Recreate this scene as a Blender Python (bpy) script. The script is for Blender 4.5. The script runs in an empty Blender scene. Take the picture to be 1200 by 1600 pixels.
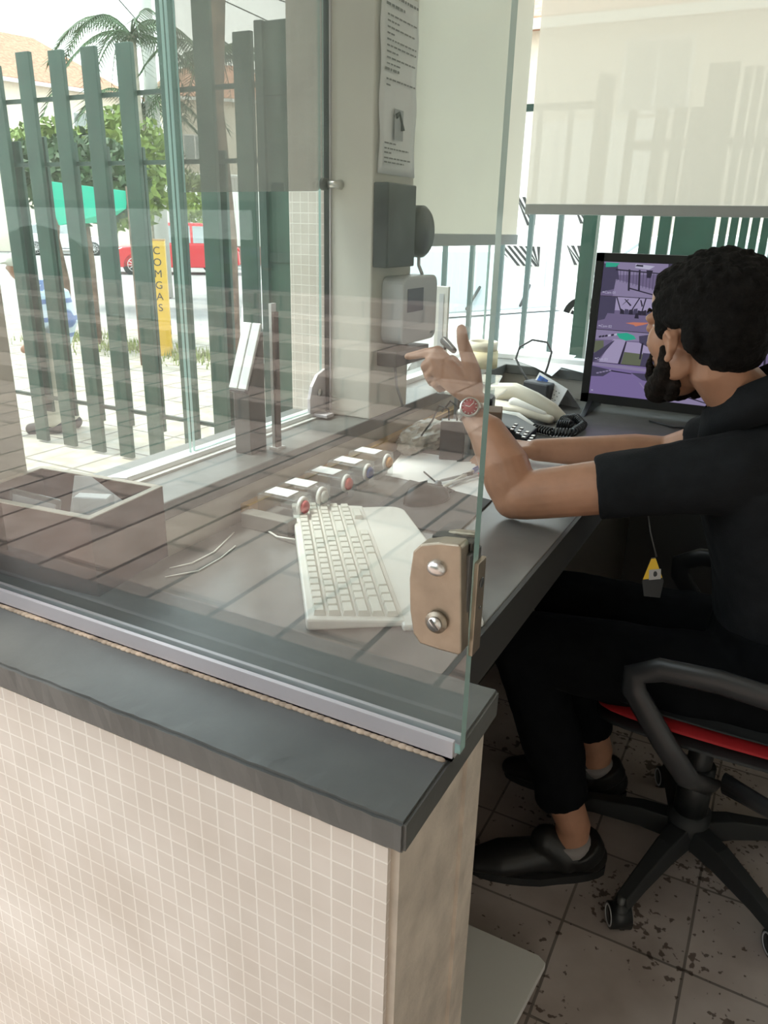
import bpy, bmesh, math, random
from mathutils import Vector, Matrix, noise
random.seed(7)
S = bpy.context.scene
C = S.collection
V = Vector
PI = math.pi
# ------------------------------------------------------------------ camera
H = 1.35
FP = 1200.0
AX = V((0.884146, 0.466635, 0.0227)); 
nad = V((521-600, 4040-800, FP)).normalized()          # straight down, in camera axes (x right, y down, z forward)
yv = V((673, -428, FP)); yv = (yv - nad*yv.dot(nad)).normalized()
zc = -nad
xv = yv.cross(zc)
def cam2world(v): return V((xv.dot(v), yv.dot(v), zc.dot(v)))
cx, cy, cz = cam2world(V((1,0,0))), cam2world(V((0,-1,0))), cam2world(V((0,0,-1)))
cam = bpy.data.objects.new('camera', bpy.data.cameras.new('camera'))
C.objects.link(cam); S.camera = cam
M = Matrix.Identity(4)
for i, a in enumerate((cx, cy, cz)):
    for r in range(3): M[r][i] = a[r]
M[2][3] = H
cam.matrix_world = M
cam.data.sensor_fit = 'VERTICAL'; cam.data.sensor_height = 36; cam.data.lens = 36*FP/1600
cam.data.clip_start = .02; cam.data.clip_end = 300
def ray(px, py): return cam2world(V((px-600, py-800, FP)))
def aty(px, py, y): d = ray(px, py); t = y/d.y; return V((d.x*t, y, H+d.z*t))
def atx(px, py, x): d = ray(px, py); t = x/d.x; return V((x, d.y*t, H+d.z*t))
def atz(px, py, z): d = ray(px, py); t = (z-H)/d.z; return V((d.x*t, d.y*t, z))
# ------------------------------------------------------------------ light and exposure
S.view_settings.view_transform = 'Standard'; S.view_settings.look = 'None'
S.view_settings.gamma = 1; S.view_settings.exposure = 0.28; S.view_settings.use_curve_mapping = False
try:
    S.cycles.transparent_max_bounces = 16
except Exception: pass
w = bpy.data.worlds.new('sky'); S.world = w; w.use_nodes = True
nt = w.node_tree; bg = nt.nodes['Background']
tc = nt.nodes.new('ShaderNodeTexCoord'); sep = nt.nodes.new('ShaderNodeSeparateXYZ'); rp = nt.nodes.new('ShaderNodeValToRGB')
nz = nt.nodes.new('ShaderNodeTexNoise'); nz.inputs['Scale'].default_value = 2.5; nz.inputs['Detail'].default_value = 5
mx = nt.nodes.new('ShaderNodeMixRGB'); mx.inputs[0].default_value = .0
nt.links.new(tc.outputs['Generated'], sep.inputs[0]); nt.links.new(sep.outputs['Z'], rp.inputs[0])
rp.color_ramp.elements[0].color = (.98, .99, .97, 1); rp.color_ramp.elements[0].position = .05
rp.color_ramp.elements[1].color = (.74, .88, .96, 1); rp.color_ramp.elements[1].position = .8
nt.links.new(rp.outputs[0], bg.inputs[0]); bg.inputs[1].default_value = 2.9
sl = bpy.data.lights.new('sun', 'SUN'); sl.energy = 5.0; sl.angle = math.radians(14); sl.color = (1, .95, .87)
so = bpy.data.objects.new('sun', sl); C.objects.link(so)
so.rotation_euler = V((-.42, -.12, 1)).to_track_quat('Z', 'Y').to_euler(); so.location = (-4, -1, 9)
# ------------------------------------------------------------------ materials
MC = {}
def mat(name, col, rough=.6, metal=0, var=0, scale=8, bump=0, bscale=40, spec=.5, emit=None, coat=0, var_col=None, det=4):
    if name in MC: return MC[name]
    m = bpy.data.materials.new(name); m.use_nodes = True; t = m.node_tree; b = t.nodes['Principled BSDF']
    b.inputs['Base Color'].default_value = (*col, 1); b.inputs['Roughness'].default_value = rough
    b.inputs['Metallic'].default_value = metal; b.inputs['Specular IOR Level'].default_value = spec
    b.inputs['Coat Weight'].default_value = coat
    co = t.nodes.new('ShaderNodeTexCoord')
    if var or var_col:
        n = t.nodes.new('ShaderNodeTexNoise'); n.inputs['Scale'].default_value = scale; n.inputs['Detail'].default_value = det
        t.links.new(co.outputs['Object'], n.inputs['Vector'])
        r = t.nodes.new('ShaderNodeValToRGB'); r.color_ramp.elements[0].position = .32; r.color_ramp.elements[1].position = .68
        c2 = var_col if var_col else tuple(min(1, c*(1+var)) for c in col)
        c1 = col if var_col else tuple(c*(1-var) for c in col)
        r.color_ramp.elements[0].color = (*c1, 1); r.color_ramp.elements[1].color = (*c2, 1)
        t.links.new(n.outputs[0], r.inputs[0]); t.links.new(r.outputs[0], b.inputs['Base Color'])
    if bump:
        n = t.nodes.new('ShaderNodeTexNoise'); n.inputs['Scale'].default_value = bscale; n.inputs['Detail'].default_value = 6
        t.links.new(co.outputs['Object'], n.inputs['Vector'])
        bp = t.nodes.new('ShaderNodeBump'); bp.inputs['Strength'].default_value = bump; bp.inputs['Distance'].default_value = .004
        t.links.new(n.outputs[0], bp.inputs['Height']); t.links.new(bp.outputs[0], b.inputs['Normal'])
    if emit:
        b.inputs['Emission Color'].default_value = (*emit[0], 1); b.inputs['Emission Strength'].default_value = emit[1]
    MC[name] = m
    return m
def tile_mat(name, ca, cb, grout, w_, h_, mort, plane='xz', offs=0, rough=.5, bump=.4, shift=(0,0), stain=None, speck=False, bias=0):
    m = bpy.data.materials.new(name); m.use_nodes = True; t = m.node_tree; b = t.nodes['Principled BSDF']
    g = t.nodes.new('ShaderNodeNewGeometry'); s = t.nodes.new('ShaderNodeSeparateXYZ'); c = t.nodes.new('ShaderNodeCombineXYZ')
    t.links.new(g.outputs['Position'], s.inputs[0])
    for k, ch in enumerate(plane):
        a = t.nodes.new('ShaderNodeMath'); a.operation = 'ADD'; a.inputs[1].default_value = shift[k]
        t.links.new(s.outputs[ch.upper()], a.inputs[0]); t.links.new(a.outputs[0], c.inputs[k])
    n0 = t.nodes.new('ShaderNodeTexNoise'); n0.inputs['Scale'].default_value = 5/w_*.1; n0.inputs['Detail'].default_value = 3
    t.links.new(g.outputs['Position'], n0.inputs['Vector'])
    wob = t.nodes.new('ShaderNodeVectorMath'); wob.operation = 'MULTIPLY_ADD'
    wob.inputs[1].default_value = (w_*.06, w_*.06, 0)
    t.links.new(n0.outputs['Color'], wob.inputs[0]); t.links.new(c.outputs[0], wob.inputs[2])
    k = t.nodes.new('ShaderNodeTexBrick'); k.offset = offs; k.offset_frequency = 2
    k.inputs['Scale'].default_value = 1; k.inputs['Brick Width'].default_value = w_; k.inputs['Row Height'].default_value = h_
    k.inputs['Mortar Size'].default_value = mort; k.inputs['Mortar Smooth'].default_value = .3; k.inputs['Bias'].default_value = bias
    k.inputs['Color1'].default_value = (*ca, 1); k.inputs['Color2'].default_value = (*cb, 1); k.inputs['Mortar'].default_value = (*grout, 1)
    t.links.new(wob.outputs[0], k.inputs['Vector'])
    out = k.outputs['Color']
    n = t.nodes.new('ShaderNodeTexNoise'); n.inputs['Scale'].default_value = 7; n.inputs['Detail'].default_value = 8
    t.links.new(g.outputs['Position'], n.inputs['Vector'])
    r = t.nodes.new('ShaderNodeValToRGB'); r.color_ramp.elements[0].position = .3; r.color_ramp.elements[1].position = .7
    r.color_ramp.elements[0].color = (.72, .69, .66, 1); r.color_ramp.elements[1].color = (1, 1, 1, 1)
    if stain: r.color_ramp.elements[0].color = (*stain, 1)
    t.links.new(n.outputs[0], r.inputs[0])
    mm = t.nodes.new('ShaderNodeMixRGB'); mm.blend_type = 'MULTIPLY'; mm.inputs[0].default_value = 1
    t.links.new(out, mm.inputs[1]); t.links.new(r.outputs[0], mm.inputs[2]); out = mm.outputs[0]
    if speck:
        v = t.nodes.new('ShaderNodeTexNoise'); v.inputs['Scale'].default_value = 55; v.inputs['Detail'].default_value = 2
        t.links.new(g.outputs['Position'], v.inputs['Vector'])
        n3 = t.nodes.new('ShaderNodeTexNoise'); n3.inputs['Scale'].default_value = 5; t.links.new(g.outputs['Position'], n3.inputs['Vector'])
        ad = t.nodes.new('ShaderNodeMath'); ad.operation = 'ADD'; t.links.new(v.outputs[0], ad.inputs[0]); t.links.new(n3.outputs[0], ad.inputs[1])
        r2 = t.nodes.new('ShaderNodeValToRGB'); r2.color_ramp.elements[0].position = .580; r2.color_ramp.elements[1].position = .600
        sc = t.nodes.new('ShaderNodeMath'); sc.operation = 'MULTIPLY'; sc.inputs[1].default_value = .5; t.links.new(ad.outputs[0], sc.inputs[0])
        r2.color_ramp.elements[0].color = (1,1,1,1); r2.color_ramp.elements[1].color = (.3,.26,.24,1)
        t.links.new(sc.outputs[0], r2.inputs[0])
        m3 = t.nodes.new('ShaderNodeMixRGB'); m3.blend_type = 'MULTIPLY'; m3.inputs[0].default_value = 1
        t.links.new(out, m3.inputs[1]); t.links.new(r2.outputs[0], m3.inputs[2]); out = m3.outputs[0]
    t.links.new(out, b.inputs['Base Color']); b.inputs['Roughness'].default_value = rough
    bp = t.nodes.new('ShaderNodeBump'); bp.inputs['Strength'].default_value = bump; bp.inputs['Distance'].default_value = .002
    t.links.new(k.outputs['Fac'], bp.inputs['Height']); t.links.new(bp.outputs[0], b.inputs['Normal'])
    return m
def glass_mat(name, tint, refl=.05, dust=.03, ior=1.45):
    m = bpy.data.materials.new(name); m.use_nodes = True; t = m.node_tree; t.nodes.remove(t.nodes['Principled BSDF'])
    o = t.nodes['Material Output']
    tr = t.nodes.new('ShaderNodeBsdfTransparent'); tr.inputs[0].default_value = (*tint, 1)
    gl = t.nodes.new('ShaderNodeBsdfGlossy'); gl.inputs['Roughness'].default_value = 0.0; gl.inputs[0].default_value = (1, 1, 1, 1)
    lw = t.nodes.new('ShaderNodeLayerWeight'); lw.inputs['Blend'].default_value = .5
    pw = t.nodes.new('ShaderNodeMath'); pw.operation = 'POWER'; pw.inputs[1].default_value = 5; t.links.new(lw.outputs['Facing'], pw.inputs[0])
    ad = t.nodes.new('ShaderNodeMath'); ad.operation = 'MULTIPLY_ADD'; ad.inputs[1].default_value = .9; ad.inputs[2].default_value = .035+refl; ad.use_clamp = True
    t.links.new(pw.outputs[0], ad.inputs[0])
    mg = t.nodes.new('ShaderNodeMixShader'); t.links.new(ad.outputs[0], mg.inputs[0]); t.links.new(tr.outputs[0], mg.inputs[1]); t.links.new(gl.outputs[0], mg.inputs[2])
    df = t.nodes.new('ShaderNodeBsdfDiffuse'); df.inputs[0].default_value = (.9, .92, .9, 1)
    tl = t.nodes.new('ShaderNodeBsdfTranslucent'); tl.inputs[0].default_value = (.9, .92, .9, 1)
    md = t.nodes.new('ShaderNodeMixShader'); md.inputs[0].default_value = .5; t.links.new(df.outputs[0], md.inputs[1]); t.links.new(tl.outputs[0], md.inputs[2])
    co = t.nodes.new('ShaderNodeTexCoord')
    n = t.nodes.new('ShaderNodeTexNoise'); n.inputs['Scale'].default_value = 3; n.inputs['Detail'].default_value = 6; t.links.new(co.outputs['Object'], n.inputs['Vector'])
    mr = t.nodes.new('ShaderNodeMapRange'); mr.inputs[1].default_value = .3; mr.inputs[2].default_value = .75; mr.inputs[3].default_value = dust*.5; mr.inputs[4].default_value = dust*1.7
    t.links.new(n.outputs[0], mr.inputs[0])
    mf = t.nodes.new('ShaderNodeMixShader'); t.links.new(mr.outputs[0], mf.inputs[0]); t.links.new(mg.outputs[0], mf.inputs[1]); t.links.new(md.outputs[0], mf.inputs[2])
    t.links.new(mf.outputs[0], o.inputs[0])
    MC[name] = m
    return m
def fabric_mat(name, col, transl=.5, see=.08):
    m = bpy.data.materials.new(name); m.use_nodes = True; t = m.node_tree; t.nodes.remove(t.nodes['Principled BSDF']); o = t.nodes['Material Output']
    df = t.nodes.new('ShaderNodeBsdfDiffuse'); tl = t.nodes.new('ShaderNodeBsdfTranslucent'); tr = t.nodes.new('ShaderNodeBsdfTransparent')
    df.inputs[0].default_value = (*col, 1); tl.inputs[0].default_value = (*col, 1)
    a = t.nodes.new('ShaderNodeMixShader'); a.inputs[0].default_value = transl; t.links.new(df.outputs[0], a.inputs[1]); t.links.new(tl.outputs[0], a.inputs[2])
    b = t.nodes.new('ShaderNodeMixShader'); b.inputs[0].default_value = see; t.links.new(a.outputs[0], b.inputs[1]); t.links.new(tr.outputs[0], b.inputs[2])
    t.links.new(b.outputs[0], o.inputs[0]); MC[name] = m
    return m
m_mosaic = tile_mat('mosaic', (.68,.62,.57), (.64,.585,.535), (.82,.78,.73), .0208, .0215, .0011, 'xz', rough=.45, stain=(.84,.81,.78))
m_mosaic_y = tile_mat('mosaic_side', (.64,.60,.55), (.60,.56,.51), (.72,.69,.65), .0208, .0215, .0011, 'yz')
m_floor = tile_mat('booth_floor', (.56,.49,.46), (.47,.41,.385), (.22,.19,.175), .24, .235, .0032, 'xy', rough=.45, shift=(.2+.24*10,-.09+.235*10), speck=True)
m_paver = tile_mat('street_paver', (.40,.31,.26), (.30,.23,.20), (.05,.04,.035), .85, .36, .016, 'yx', offs=.5, rough=.8, bump=.6, shift=(20,20))
m_side = tile_mat('sidewalk', (.46,.43,.38), (.42,.39,.35), (.20,.18,.16), .5, .5, .014, 'xy', rough=.8, shift=(20.2,20), stain=(.75,.7,.6))
m_plaster = mat('plaster', (.62,.595,.54), .8, var=.06, scale=4, bump=.3, bscale=30)
m_rough = mat('rough_cement', (.50,.43,.36), .85, var=.16, scale=22, bump=1.0, bscale=30, det=12)
m_slate = mat('slate', (.10,.102,.098), .40, var=.25, scale=7, bump=.3, bscale=18, spec=.5, det=8)
m_sill = mat('sill_slate', (.13,.135,.13), .3, var=.2, scale=9, bump=.2, bscale=20)
m_desk = mat('desk_laminate', (.15,.145,.14), .24, var=.08, scale=14)
m_deskedge = mat('desk_edge', (.05,.05,.05), .5)
m_alu = mat('aluminium', (.56,.52,.55), .5, .35, var=.05)
m_alu_w = mat('white_aluminium', (.72,.73,.72), .35, .2)
m_brass = mat('aged_nickel', (.40,.335,.265), .42, .85, var=.15, scale=25, bump=.15, bscale=120)
m_steel = mat('steel', (.68,.66,.64), .28, .95)
m_dsteel = mat('dark_steel', (.12,.12,.12), .45, .6)
m_black = mat('black_plastic', (.015,.016,.017), .38)
m_black_m = mat('matte_black', (.02,.021,.022), .6)
m_green = mat('green_paint', (.012,.050,.033), .45, var=.2, scale=6)
m_dgreen = mat('dark_green_paint', (.010,.038,.027), .5, var=.2, scale=6)
m_white = mat('white_plastic', (.80,.79,.75), .35)
m_white2 = mat('off_white_keys', (.70,.69,.63), .45)
m_cream = mat('cream_plastic', (.70,.66,.56), .35)
m_paper = mat('paper', (.85,.85,.86), .8)
m_skin = mat('skin', (.42,.215,.135), .42, var=.10, scale=22, bump=.12, bscale=90, spec=.4)
m_hair = mat('black_hair', (.006,.005,.0045), .85, var=.5, scale=60, bump=1.0, bscale=160, spec=.2)
m_beard = mat('dark_beard', (.012,.008,.006), .85, var=.5, scale=90, bump=1.0, bscale=200, spec=.2)
m_shirt = mat('black_knit_shirt', (.010,.011,.013), .85, var=.2, scale=30, bump=.3, bscale=300, spec=.2)
m_pants = mat('black_trousers', (.0045,.005,.006), .9, var=.2, scale=30, spec=.1)
m_leather = mat('black_leather', (.012,.012,.012), .45, bump=.2, bscale=60)
m_sock = mat('grey_sock', (.30,.27,.26), .9)
m_red = mat('red_seat_fabric', (.40,.010,.014), .7)
m_carwhite = mat('white_car_paint', (.85,.86,.87), .3, coat=.5)
m_carred = mat('red_car_paint', (.62,.02,.03), .3, coat=.5)
m_carglass = mat('car_glass', (.36,.40,.41), .06, spec=.9)  # base colour lightened to stand in for reflected sky
m_tyre = mat('tyre_rubber', (.03,.03,.032), .8)
m_leaf = mat('leaf_green', (.035,.08,.022), .6, var=.5, scale=3)
m_leaf2 = mat('yellow_green_leaf', (.17,.24,.045), .6, var=.4, scale=3)
m_bark = mat('bark', (.16,.11,.08), .9, var=.4, scale=8, bump=.8, bscale=20)
m_house = mat('cream_house_wall', (.80,.72,.60), .9, var=.05)
m_roof = mat('terracotta_roof', (.46,.23,.15), .85, var=.3, scale=6)
m_asph = mat('asphalt', (.32,.31,.30), .9, var=.1, scale=2)
m_grass = mat('dry_grass', (.22,.28,.08), .9, var=.5, scale=9)
m_yel = mat('yellow_paint', (.72,.44,.04), .5, var=.08, scale=5)
m_ink = mat('dark_ink', (.03,.03,.03), .7)
m_grey_ink = mat('grey_print', (.22,.22,.22), .8)
m_wood_red = mat('red_brown_wood', (.075,.026,.017), .45, var=.35, scale=12, bump=.15)
m_rim = mat('raw_wood_edge', (.62,.56,.48), .6)
m_wood = mat('light_wood', (.42,.26,.11), .6, var=.2, scale=12)
m_card = mat('brown_cardboard', (.20,.14,.10), .85)
m_tape = mat('cream_masking_tape', (.74,.66,.42), .6)
m_tape2 = mat('beige_masking_tape', (.66,.61,.50), .6)
m_grey = mat('grey_plastic', (.36,.37,.39), .45)
m_lgrey = mat('light_grey_plastic', (.60,.61,.63), .4)
m_tarp = mat('green_tarp', (.02,.50,.33), .6)
g_front = glass_mat('partition_glass', (.955,.97,.96), .040, .012)
g_win = glass_mat('window_glass', (.95,.98,.97), -.015, .008)
g_smoke = glass_mat('smoked_acrylic', (.62,.60,.58), .01, .06)
g_clear = glass_mat('clear_plastic', (.93,.95,.95), .04, .10)
m_gedge = mat('glass_edge', (.34,.50,.47), .15, spec=.8)
f_blind = fabric_mat('blind_fabric', (.78,.70,.60), .60, .06)
f_blind2 = fabric_mat('side_blind_fabric', (.58,.55,.47), .50, .01)  # same cream fabric, with grey of reflections put into its colour
m_rail = mat('blind_rail', (.45,.48,.49), .4)
# ------------------------------------------------------------------ mesh helpers
class MB:
    def __init__(s): s.v = []; s.f = []; s.mi = []; s.sm = []; s.mats = []
    def m(s, mt):
        if mt not in s.mats: s.mats.append(mt)
        return s.mats.index(mt)
    def add(s, vs, fs, mt=None, smooth=False, M=None):
        b = len(s.v); k = s.m(mt)
        s.v += [tuple(M @ V(p)) if M else tuple(p) for p in vs]
        for f in fs: s.f.append(tuple(b+i for i in f)); s.mi.append(k); s.sm.append(smooth)
        return s
    def box(s, lo, hi, mt=None, M=None, bev=0):
        x0,y0,z0 = lo; x1,y1,z1 = hi
        if x0 > x1: x0, x1 = x1, x0
        if y0 > y1: y0, y1 = y1, y0
        if z0 > z1: z0, z1 = z1, z0
        if bev:
            bm = bmesh.new(); bmesh.ops.create_cube(bm, size=1)
            for v in bm.verts: v.co = V(((v.co.x+.5)*(x1-x0)+x0, (v.co.y+.5)*(y1-y0)+y0, (v.co.z+.5)*(z1-z0)+z0))
            bmesh.ops.bevel(bm, geom=bm.edges[:], offset=min(bev, (x1-x0)*.45, (y1-y0)*.45, (z1-z0)*.45), segments=3, profile=.5, affect='EDGES')
            s.add([v.co[:] for v in bm.verts], [[v.index for v in f.verts] for f in bm.faces], mt, False, M); bm.free(); return s
        vs = [(x0,y0,z0),(x1,y0,z0),(x1,y1,z0),(x0,y1,z0),(x0,y0,z1),(x1,y0,z1),(x1,y1,z1),(x0,y1,z1)]
        return s.add(vs, [(0,3,2,1),(4,5,6,7),(0,1,5,4),(1,2,6,5),(2,3,7,6),(3,0,4,7)], mt, False, M)
    def prism(s, poly, d0, d1, axis='z', mt=None, M=None, smooth=False):
        n = len(poly)
        def P(p, d): return {'z':(p[0],p[1],d),'y':(p[0],d,p[1]),'x':(d,p[0],p[1])}[axis]
        vs = [P(p,d0) for p in poly]+[P(p,d1) for p in poly]
        fs = [tuple(range(n)), tuple(range(2*n-1, n-1, -1))]+[(i,i+n,(i+1)%n+n,(i+1)%n) for i in range(n)]
        return s.add(vs, fs, mt, smooth, M)
    def tube(s, pts, rad, mt=None, seg=10, caps=True, M=None, ell=None, up=None, dome=False):
        pts = [V(p) for p in pts]
        if not isinstance(rad, (list, tuple)): rad = [rad]*len(pts)
        if dome:
            a, b = pts[0], pts[-1]; ta = (pts[0]-pts[1]).normalized(); tb = (pts[-1]-pts[-2]).normalized()
            n0 = [(a+ta*rad[0]*math.sin(k), rad[0]*math.cos(k)) for k in (1.45,1.1,.7,.35)]
            n1 = [(b+tb*rad[-1]*math.sin(k), rad[-1]*math.cos(k)) for k in (.35,.7,1.1,1.45)]
            if ell: ell = [ell[0]]*4+list(ell)+[ell[-1]]*4
            pts = [p for p,_ in n0]+pts+[p for p,_ in n1]; rad = [r for _,r in n0]+list(rad)+[r for _,r in n1]
        n = len(pts); vs = []; fs = []
        t0 = (pts[1]-pts[0]).normalized()
        u = V(up) if up else (V((0,0,1)) if abs(t0.z) < .9 else V((0,1,0)))
        for i, p in enumerate(pts):
            t = ((pts[min(i+1,n-1)]-pts[i]).normalized() + (pts[i]-pts[max(i-1,0)]).normalized())
            t = t.normalized() if t.length > 1e-6 else t0
            uu = u - t*u.dot(t)
            if uu.length < 1e-5: uu = t.orthogonal()
            uu.normalize(); 
            if not up: u = uu
            ww = t.cross(uu)
            eu, ew = ell[i] if ell else (1,1)
            for k in range(seg):
                a = 2*PI*k/seg
                vs.append(p + uu*math.cos(a)*rad[i]*eu + ww*math.sin(a)*rad[i]*ew)
        for i in range(n-1):
            for k in range(seg):
                k2 = (k+1)%seg
                fs.append((i*seg+k, i*seg+k2, (i+1)*seg+k2, (i+1)*seg+k))
        if caps: fs += [tuple(range(seg-1,-1,-1)), tuple((n-1)*seg+k for k in range(seg))]
        return s.add([v[:] for v in vs], fs, mt, True, M)
    def cyl(s, a, b, r, mt=None, seg=20, M=None, r2=None): return s.tube([a, b], [r, r if r2 is None else r2], mt, seg, M=M)
    def ball(s, c, r, mt=None, M=None, seg=16, rot=None):
        rx,ry,rz = r if isinstance(r, (tuple,list)) else (r,r,r)
        vs = []; fs = []; n = seg//2+2
        for i in range(n+1):
            th = PI*i/n
            for k in range(seg):
                a = 2*PI*k/seg; p = V((rx*math.sin(th)*math.cos(a), ry*math.sin(th)*math.sin(a), rz*math.cos(th)))
                if rot: p = rot @ p
                vs.append((V(c)+p)[:])
        for i in range(n):
            for k in range(seg):
                k2 = (k+1)%seg
                fs.append((i*seg+k, (i+1)*seg+k, (i+1)*seg+k2, i*seg+k2))
        return s.add(vs, fs, mt, True, M)
    def lathe(s, prof, c=(0,0,0), mt=None, seg=28, M=None):
        vs = []; fs = []; n = len(prof)
        for r, z in prof:
            for k in range(seg): a = 2*PI*k/seg; vs.append((c[0]+r*math.cos(a), c[1]+r*math.sin(a), c[2]+z))
        for i in range(n-1):
            for k in range(seg): k2 = (k+1)%seg; fs.append((i*seg+k, i*seg+k2, (i+1)*seg+k2, (i+1)*seg+k))
        return s.add(vs, fs, mt, True, M)
    def build(s, name, mt=None, parent=None, bevel=0, loc=None, weld=False):
        me = bpy.data.meshes.new(name); me.from_pydata(s.v, [], s.f); 
        for q in s.mats: me.materials.append(q if q else mt)
        me.polygons.foreach_set('material_index', s.mi); me.polygons.foreach_set('use_smooth', s.sm)
        bm = bmesh.new(); bm.from_mesh(me)
        if weld: bmesh.ops.remove_doubles(bm, verts=bm.verts, dist=1e-5)
        bmesh.ops.recalc_face_normals(bm, faces=bm.faces); bm.to_mesh(me); bm.free()
        o = bpy.data.objects.new(name, me); C.objects.link(o)
        if loc is not None:
            o.location = loc
            L = V(loc)
            for v in me.vertices: v.co -= L
        if parent:
            o.parent = parent
            o.matrix_parent_inverse = Matrix.Translation(-V(parent.location)) if not parent.get('_local') else Matrix.Identity(4)
        if bevel:
            bv = o.modifiers.new('bevel', 'BEVEL'); bv.width = bevel; bv.segments = 2; bv.limit_method = 'ANGLE'
        return o
def thing(name, label, cat, loc=(0,0,0), rotz=0, group=None, local=False):
    o = bpy.data.objects.new(name, None); C.objects.link(o); o.location = loc; o.rotation_euler = (0,0,rotz)
    o.empty_display_size = .05
    tag(o, label, cat, group)
    if local: o['_local'] = 1
    return o
def tag(o, label, cat, group=None, kind=None):
    if label: o['label'] = label
    if cat: o['category'] = cat
    if group: o['group'] = group
    if kind: o['kind'] = kind
    return o
def struct(mb, name, mt, label, cat, bevel=0, parent=None):
    o = mb.build(name, mt, parent, bevel)
    if not parent: tag(o, label, cat, kind='structure')
    return o
def copy_tree(o, parent=None):
    c = o.copy(); C.objects.link(c)
    if parent: c.parent = parent
    for ch in [q for q in bpy.data.objects if q.parent == o and q != c]: copy_tree(ch, c)
    return c
def text_mesh(name, txt, size, M, mt, parent=None, depth=.0006, spacing=1):
    cu = bpy.data.curves.new(name, 'FONT'); cu.body = txt; cu.size = size; cu.extrude = depth; cu.align_x = 'CENTER'; cu.align_y = 'CENTER'; cu.space_line = spacing
    t = bpy.data.objects.new(name, cu); C.objects.link(t)
    dg = bpy.context.evaluated_depsgraph_get(); me = bpy.data.meshes.new_from_object(t.evaluated_get(dg))
    bpy.data.objects.remove(t); bpy.data.curves.remove(cu)
    me.transform(M); me.materials.clear(); me.materials.append(mt)
    o = bpy.data.objects.new(name, me); C.objects.link(o)
    if parent:
        o.parent = parent; o.matrix_parent_inverse = Matrix.Translation(-V(parent.location)) if not parent.get('_local') else Matrix.Identity(4)
    return o
def frame(o, x, y, z):
    m = Matrix.Identity(4)
    for i, a in enumerate((V(x).normalized(), V(y).normalized(), V(z).normalized())):
        for r in range(3): m[r][i] = a[r]
    for r in range(3): m[r][3] = o[r]
    return m

# ------------------------------------------------------------------ setting
ZL, ZD, ZS = .91, .85, .94
GX, GY = -.945, .54          # window glass plane, partition plane
EX = -.205                   # end of the low wall
struct(MB().box((-1.05,.44,-.02),(1.7,2.62,0)), 'floor', m_floor, 'worn grey tiled floor of the booth', 'floor')
# front low wall: mosaic face, rough end face
b = MB().box((-1.05,.447,-.24),(EX-.004,.64,ZL-.034), m_rough)
b.box((-1.05,.441,-.24),(EX-.012,.447,ZL-.034), m_mosaic)
b.box((EX-.004,.585,-.24),(EX,.600,ZL-.034), m_rough)
struct(b, 'wall_front', m_rough, 'low booth wall clad in small cream mosaic tiles with rough cement end', 'wall')
lb = MB(); 
n = 60; top = []; 
def ledge_mesh():
    bm = bmesh.new(); bmesh.ops.create_cube(bm, size=1)
    x0,x1,y0,y1,z0,z1 = -1.08, EX+.004, .437, .655, ZL-.032, ZL
    for v in bm.verts: v.co = V(((v.co.x+.5)*(x1-x0)+x0, (v.co.y+.5)*(y1-y0)+y0, (v.co.z+.5)*(z1-z0)+z0))
    bmesh.ops.subdivide_edges(bm, edges=[e for e in bm.edges if abs(e.verts[0].co.x-e.verts[1].co.x) > .1], cuts=90)
    bmesh.ops.subdivide_edges(bm, edges=[e for e in bm.edges if abs(e.verts[0].co.y-e.verts[1].co.y) > .1], cuts=16)
    bmesh.ops.bevel(bm, geom=[e for e in bm.edges if e.calc_face_angle(0) > 1], offset=.003, segments=2, affect='EDGES')
    for v in bm.verts:
        k = noise.noise(v.co*60)*.0012 + noise.noise(v.co*11)*.0007
        if v.co.y < .45: v.co.y += k; v.co.z += k*.6
        elif v.co.y > .64: v.co.y += k
    me = bpy.data.meshes.new('counter_ledge'); bm.to_mesh(me); bm.free(); me.materials.append(m_slate)
    return me
lo = bpy.data.objects.new('counter_ledge', ledge_mesh()); C.objects.link(lo)
tag(lo, 'thick dark slate ledge capping the low mosaic wall', 'ledge')
# channel
t = thing('glazing_channel', 'slim aluminium channel on the slate ledge holding the front glass', 'channel', (-.55,GY,ZL))
MB().box((-1.02,GY-.014,ZL),(EX+.006,GY-.009,ZL+.020), m_alu).box((-1.02,GY-.014,ZL),(EX+.006,GY+.014,ZL+.003), m_alu).box((-1.02,GY+.009,ZL),(EX+.006,GY+.013,ZL+.012), m_alu).build('channel_profile', m_alu, t)
b = MB()
for i in range(110):
    x = -1.0+i*.00725; s_ = .002+.003*max(0, noise.noise(V((x*14,3,1))))+.001*random.random()
    b.ball((x, GY-.0165, ZL+.0005), (.006, s_*1.25, .0022), seg=8)
b.build('old_mortar_bead', mat('old_mortar', (.38,.29,.22), .9, var=.4, scale=60), t)
b = MB()
for i in range(100):
    x = -1.0+i*.0079; b.ball((x, GY+.017, ZL+.0005), (.007, .0025+.002*random.random(), .002), seg=8)
b.build('silicone_bead', mat('old_silicone', (.25,.25,.21), .6, var=.3, scale=60), t)
# partition glass
t = thing('glass_partition', 'large clear glass pane standing upright on the slate ledge in front', 'glass', (-.55,GY,ZL+.004))
pane = MB()
gx1 = -.195
outl = [(-1.0,ZL+.004),(gx1,ZL+.004),(gx1,2.4),(-1.0,2.4)]
pane.add([(x,GY-.006,z) for x,z in outl]+[(x,GY+.006,z) for x,z in outl], [(0,1,2,3),(7,6,5,4)], g_front)
pane.add([(x,GY-.006,z) for x,z in outl]+[(x,GY+.006,z) for x,z in outl], [(0,4,5,1),(1,5,6,2),(2,6,7,3),(3,7,4,0)], m_gedge)
pane.build('pane', g_front, t)
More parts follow.
